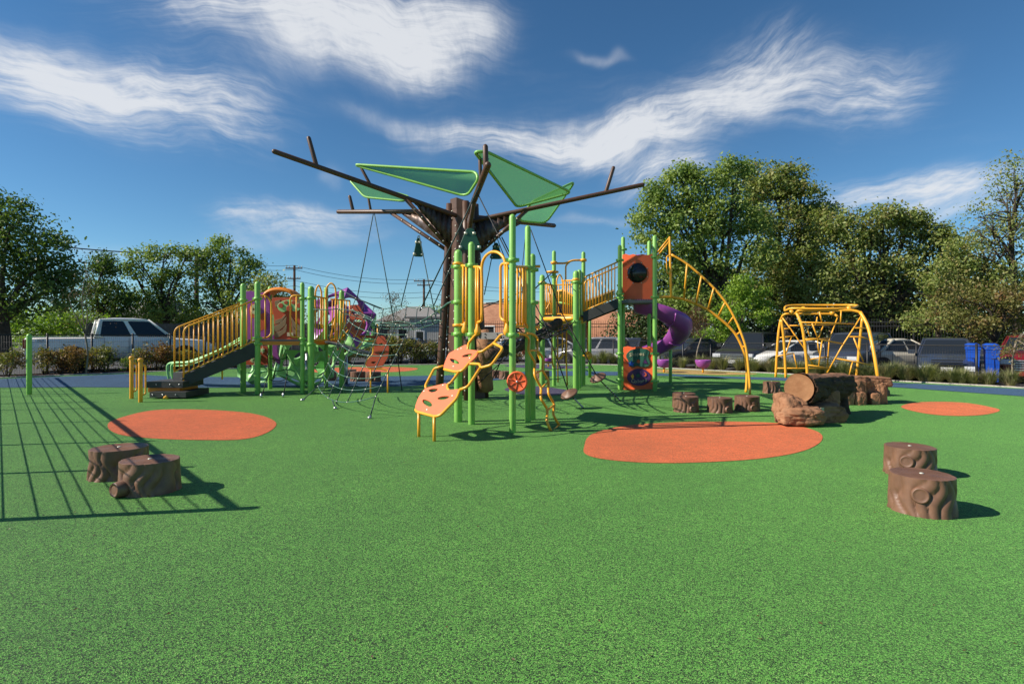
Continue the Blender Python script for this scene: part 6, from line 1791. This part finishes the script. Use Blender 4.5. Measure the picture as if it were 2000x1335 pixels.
tree('broadleaf_tree', 'lower spreading tree with browning leaves right of centre in the tree line', 'tree', 1720, 33, [(1640, 455, 44, 40), (1690, 450, 40, 40), (1745, 455, 46, 44), (1800, 470, 38, 44), (1660, 520, 55, 45), (1760, 525, 60, 45), (1700, 500, 60, 40), (1830, 520, 36, 40), (1620, 570, 50, 40), (1790, 575, 50, 34), (1720, 425, 24, 18), (1780, 425, 20, 18), (1620, 440, 30, 30), (1830, 460, 30, 36), (1850, 500, 36, 44), (1650, 605, 44, 30), (1715, 590, 50, 30), (1760, 620, 40, 26)], L_OLIVE, 12, 24, .34, .33, .26, seed=61)
tree('sparse_tree', 'half bare twiggy tree leaning in at the right edge', 'tree', 1990, 27, [(1960, 400, 60, 50), (1990, 350, 40, 40), (1920, 450, 55, 45), (1985, 470, 60, 50), (1930, 520, 60, 40), (2040, 420, 60, 70), (1900, 495, 40, 40), (1950, 560, 60, 40)], L_OLIVE, 6, 16, .22, .30, .2, seed=71, twigs=7)
tree('broad_shrub', 'leafy pale green vine covered shrub at the right edge behind the bins', 'shrub', 1940, 22.5, [(1880, 585, 46, 42), (1935, 580, 48, 42), (1985, 600, 50, 46), (1900, 630, 40, 26), (1960, 645, 50, 24), (2040, 590, 50, 60)], L_YEL, 16, 24, .20, .22, .12, seed=81)
tree('broad_shrub', 'vine covered thicket between the dark car and the right trees', 'shrub', 1830, 27, [(1830, 560, 36, 40), (1850, 610, 44, 36), (1800, 630, 40, 26), (1860, 530, 30, 30), (1880, 500, 30, 34), (1900, 550, 40, 40)], L_OLIVE, 14, 24, .24, .24, .12, seed=83)
tree('young_tree', 'bright yellow green young tree beside the arched ladder', 'tree', 1445, 28.5, [(1450, 560, 24, 18), (1430, 585, 26, 20), (1475, 580, 26, 20), (1455, 608, 36, 20), (1420, 625, 22, 16), (1490, 612, 18, 18)], L_BRIGHT, 15, 20, .24, .2, .08, seed=91, droop=.2)
tree('shrub', 'light green shrub under the bright young tree', 'shrub', 1420, 29, [(1405, 648, 26, 18), (1435, 655, 24, 16), (1385, 660, 20, 14)], L_BRIGHT, 14, 20, .2, .18, .05, seed=93)
# dark understory along the fence
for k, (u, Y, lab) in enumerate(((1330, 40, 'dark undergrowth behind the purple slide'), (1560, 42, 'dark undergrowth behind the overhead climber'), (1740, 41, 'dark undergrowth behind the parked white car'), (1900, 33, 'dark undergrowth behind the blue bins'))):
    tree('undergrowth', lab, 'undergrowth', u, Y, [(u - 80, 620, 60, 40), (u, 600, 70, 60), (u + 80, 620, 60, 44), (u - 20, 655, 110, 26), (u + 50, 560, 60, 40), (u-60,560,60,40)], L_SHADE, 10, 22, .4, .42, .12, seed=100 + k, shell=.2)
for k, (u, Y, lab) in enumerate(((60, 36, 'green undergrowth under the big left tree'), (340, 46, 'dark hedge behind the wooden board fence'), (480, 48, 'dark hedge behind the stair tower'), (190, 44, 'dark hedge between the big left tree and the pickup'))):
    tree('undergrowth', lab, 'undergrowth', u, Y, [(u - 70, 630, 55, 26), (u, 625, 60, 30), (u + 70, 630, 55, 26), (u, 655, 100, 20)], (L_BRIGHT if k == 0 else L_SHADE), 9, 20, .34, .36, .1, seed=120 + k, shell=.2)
tree('broadleaf_tree', 'small far tree behind the brick building seen past the rope net', 'tree', 850, 60, [(845, 612, 20, 12), (865, 615, 14, 10)], L_MID, 8, 16, .4, .4, .12, seed=131)
# saplings
tree('bare_sapling', 'nearly leafless young tree in front of the pickup', 'tree', 166, 19.3, [(160, 590, 26, 34), (176, 560, 22, 34), (190, 620, 30, 26), (150, 625, 24, 24), (170, 520, 14, 26)], L_RUSSET, 5, 3, .07, .12, .028, BARKL, seed=141, twigs=4, zb=-.02)
tree('russet_sapling', 'small russet leaved young tree beside the purple slide', 'tree', 1361, 23.0, [(1361, 615, 20, 20), (1350, 640, 18, 18), (1374, 640, 18, 18), (1362, 595, 12, 14), (1345, 620, 12, 12)], L_RUSSET, 42, 16, .08, .11, .03, BARKL, seed=143, zb=-.02)
tree('bare_sapling', 'sparse young tree behind the rope net', 'tree', 764, 26.5, [(764, 605, 22, 20), (752, 622, 22, 16), (780, 625, 20, 16), (768, 585, 10, 14)], L_RUSSET, 7, 6, .12, .15, .03, BARK, seed=145, twigs=4, zb=-.02)
tree('bare_sapling', 'small yellowing young tree at the right edge of the bed', 'tree', 1980, 15.4, [(1990, 680, 22, 18), (1965, 690, 14, 12), (2005, 665, 20, 16)], L_YEL, 9, 6, .09, .12, .025, BARKL, seed=147, twigs=3, zb=-.02)

# ------------------------------------------------------------------ shrubs and ornamental grasses in the bed
def bush_proto(name, mat, seed, w=.66, h=.95, leaf=.085):
    root = thing(name, (0, 0, 0), '', 'shrub')
    g = random.Random(seed)
    st = MB()
    for k in range(11):
        a = g.uniform(0, 6.28); r = g.uniform(.1, w * .7)
        tip = Vector((math.cos(a) * r, math.sin(a) * r, h * g.uniform(.6, 1)))
        st.tube([(math.cos(a) * .05, math.sin(a) * .05, 0), tip * .55 + Vector((0, 0, .05)), tip], [.012, .009, .004], 4)
    st.build('stems', BARK, root, local=True)
    cen = clumps([(0, 0, h * .55, w * .75, w * .75, h * .42), (g.uniform(-.2, .2), .1, h * .75, w * .5, w * .5, h * .3)], 240, seed, .3)
    mkobj('foliage', leaf_mesh('foliage', cen, None, 13, .085, leaf, seed), mat, root)
    return root
def place(proto, loc, rz, s, label, group, first):
    o = proto if first else copy_tree(proto)
    o.location = loc; o.rotation_euler = (0, 0, rz); o.scale = (s[0], s[0], s[1])
    tag(o, label, 'shrub', group)
    return o
protos = {'g': bush_proto('shrub', L_YEL, 201), 'r': bush_proto('shrub', L_RED, 202), 'y': bush_proto('shrub', L_YEL, 203, .55, .95), 'd': bush_proto('shrub', L_MID, 204, .6, .75)}
used = set()
SH = [(-30, 15, 1.1, 'g'), (30, 10, 1.0, 'y'), (75, 8, 1.0, 'r'), (110, 6, .95, 'r'), (140, 9, 1.1, 'g'), (175, 8, 1.0, 'y'), (212, 9, .8, 'd'), (240, 8, .85, 'y'), (272, 9, 1.0, 'r'), (300, 10, .95, 'r'), (325, 12, .8, 'y'), (365, 8, .75, 'g'), (400, 10, .7, 'r'), (440, 9, .6, 'r'), (470, 8, .6, 'y'), (520, 9, .6, 'r'),
      (640, 9, .8, 'r'), (668, 8, .8, 'y'), (715, 9, 1.0, 'g'), (745, 8, 1.1, 'y'), (772, 9, 1.1, 'g'), (800, 10, 1.1, 'y'), (822, 8, 1.0, 'g'), (850, 9, .8, 'y'), (930, 9, .7, 'r'), (965, 8, .7, 'y'), (1010, 9, .6, 'r'), (1050, 8, .6, 'y')]
ename = {'g': 'leafy yellow green shrub in the mulch bed', 'y': 'tall loose yellow green shrub in the mulch bed', 'r': 'reddish autumn shrub in the mulch bed', 'd': 'small dark green shrub in the mulch bed by the bare sapling'}
def edge_v(u):
    for (a, b) in zip(EDGE_PX, EDGE_PX[1:]):
        if a[0] <= u <= b[0]: return a[1] + (b[1] - a[1]) * (u - a[0]) / (b[0] - a[0])
    return 740
ORD = ['first', 'second', 'third', 'fourth', 'fifth', 'sixth', 'seventh', 'eighth', 'ninth', 'tenth', 'eleventh', 'twelfth', 'thirteenth']
count = {}
for (u, dv, s, k) in SH:
    count[k] = count.get(k, 0) + 1
    p = G(u, edge_v(u)) ; dd = p.normalized(); p = p + Vector((0, 1, 0)) * rnd.uniform(.75, 1.15); p.z = -.02
    sc = s * p.y / 22.0
    sc = max(.75, min(sc * 1.08, 1.4))
    place(protos[k], p, rnd.uniform(0, 6.28), (sc, sc * rnd.uniform(.85, 1.1)), ename[k] if k == 'd' else ename[k] + ', ' + ORD[count[k] - 1] + ' from the left', {'g': 'yellow green shrubs along the fence', 'y': 'tall loose shrubs along the fence', 'r': 'red autumn shrubs along the fence', 'd': 'dark shrubs'}[k], k not in used)
    used.add(k)
def tuft_proto(seed, h=.62, n=300):
    root = thing('ornamental_grass', (0, 0, 0), '', 'grass')
    g = random.Random(seed); b = MB()
    for k in range(n):
        a = g.uniform(0, 6.28); lean = abs(g.gauss(0, .55)); hh = h * g.uniform(.5, 1.1); w = .007
        d = Vector((math.cos(a), math.sin(a), 0)); s = Vector((-d.y, d.x, 0)) * w
        p0 = d * g.uniform(0, .09); p1 = d * (lean * hh * .45 + .06) + Vector((0, 0, hh * .6)); p2 = d * (lean * hh * 1.2 + .08) + Vector((0, 0, hh * (1 - lean * .35)))
        i = len(b.v); b.v += [p0 - s, p0 + s, p1 + s * .9, p1 - s * .9, p2]
        b.face((i, i + 1, i + 2, i + 3), True); b.face((i + 3, i + 2, i + 4), True)
    tag(b.build('blades', GRASS, root, local=True), None, None, None, 'stuff')
    return root
tp = [tuft_proto(301), tuft_proto(302, .7, 320), tuft_proto(303, .55, 260)]
used = set()
TU = [1165, 1187, 1210, 1262, 1285, 1318, 1345, 1385, 1408, 1432, 1460, 1485, 1505, 1528, 1545, 1580, 1605, 1628, 1650, 1672, 1690, 1712, 1735, 1752, 1775, 1795, 1812, 1835, 1856, 1878, 1900, 1925, 1952, 1985, 2030]
for k, u in enumerate(TU):
    for row in range(2 if u > 1500 else 1):
        p = G(u + rnd.uniform(-4, 4) + row * 9, edge_v(u)); p = p + Vector((-.25, 1, 0)) * (rnd.uniform(.45, .7) + row * .7); p.z = -.01 - .05 * row
        i = (k + row) % 3
        o = tp[i] if i not in used else copy_tree(tp[i]); used.add(i)
        s = rnd.uniform(.72, .98) * (1.1 if u < 1500 else 1.0)
        o.location = p; o.rotation_euler = (0, 0, rnd.uniform(0, 6.28)); o.scale = (s * 1.1, s * 1.1, s)
        tag(o, 'tuft of pale green ornamental grass in the right hand bed', 'grass', 'ornamental grasses along the right fence')

# ------------------------------------------------------------------ utility poles and wires
def pole(u, vtop, Y, label, arms, rad=.14, lean=0):
    b = P(u, HOR, Y); b.z = LOTZ; top = P(u + lean, vtop, Y)
    root = thing('utility_pole', b, label, 'pole')
    MB().tube([b, top], [rad, rad * .75], 8).build('shaft', POLE, root)
    for (dv, w) in arms:
        c = P(u + lean * .9, vtop + dv, Y)
        ca = MB().box(c + Vector((0, -.12, 0)), (w, .1, .12)).build('crossarm', POLE, root)
        for s in (-.46, -.28, .28, .46):
            MB().lathe([(.03, 0), (.05, .05), (.03, .1), (.05, .14), (.02, .2)], 6, c + Vector((s * w, -.12, .06))).build('insulator', WHITEP, ca)
    return top
t1 = pole(384, 488, 46, 'dark wooden utility pole between the feathery left trees', ((8, 1.0), (22, 1.6), (50, 1.2)), .2)
t2 = pole(575, 518, 62, 'distant wooden utility pole behind the stair tower', ((6, 1.8), (26, 1.4)), .17)
t3 = pole(828, 545, 70, 'thin red brown utility pole seen through the rope net', ((4, 2.4), (12, 1.6)), .17)
MB().box(t1 + Vector((.45, 0, -1.2)), (.5, .5, .9)).build('transformer', DARKGREY, bpy.data.objects['utility_pole'])
def wire(a, b, sag, r, label):
    o = MB().tube(catenary(a, b, sag, 14), r, 4).build('power_line', BLACK)
    tag(o, label, 'wire', 'overhead power lines')
wire(P(-300, 400, 40), t1 + Vector((-.3, 0, -.3)), .9, .045, 'thick overhead cable sloping down to the left wooden pole')
for k, (dz, nm) in enumerate(((0, 'uppermost'), (-.45, 'second'), (-1.6, 'third'), (-2.2, 'lowest'))):
    wire(t1 + Vector((0, 0, dz)), t2 + Vector((0, 0, dz)), .5, .018, nm + ' overhead wire from the left pole to the middle pole')
    wire(t2 + Vector((0, 0, dz)), t3 + Vector((0, 0, dz)), .6, .020, nm + ' overhead wire from the middle pole to the red brown pole')
    wire(t3 + Vector((0, 0, dz)), P(1120, 560, 74) + Vector((0, 0, dz)), .6, .020, nm + ' overhead wire running right from the red brown pole')
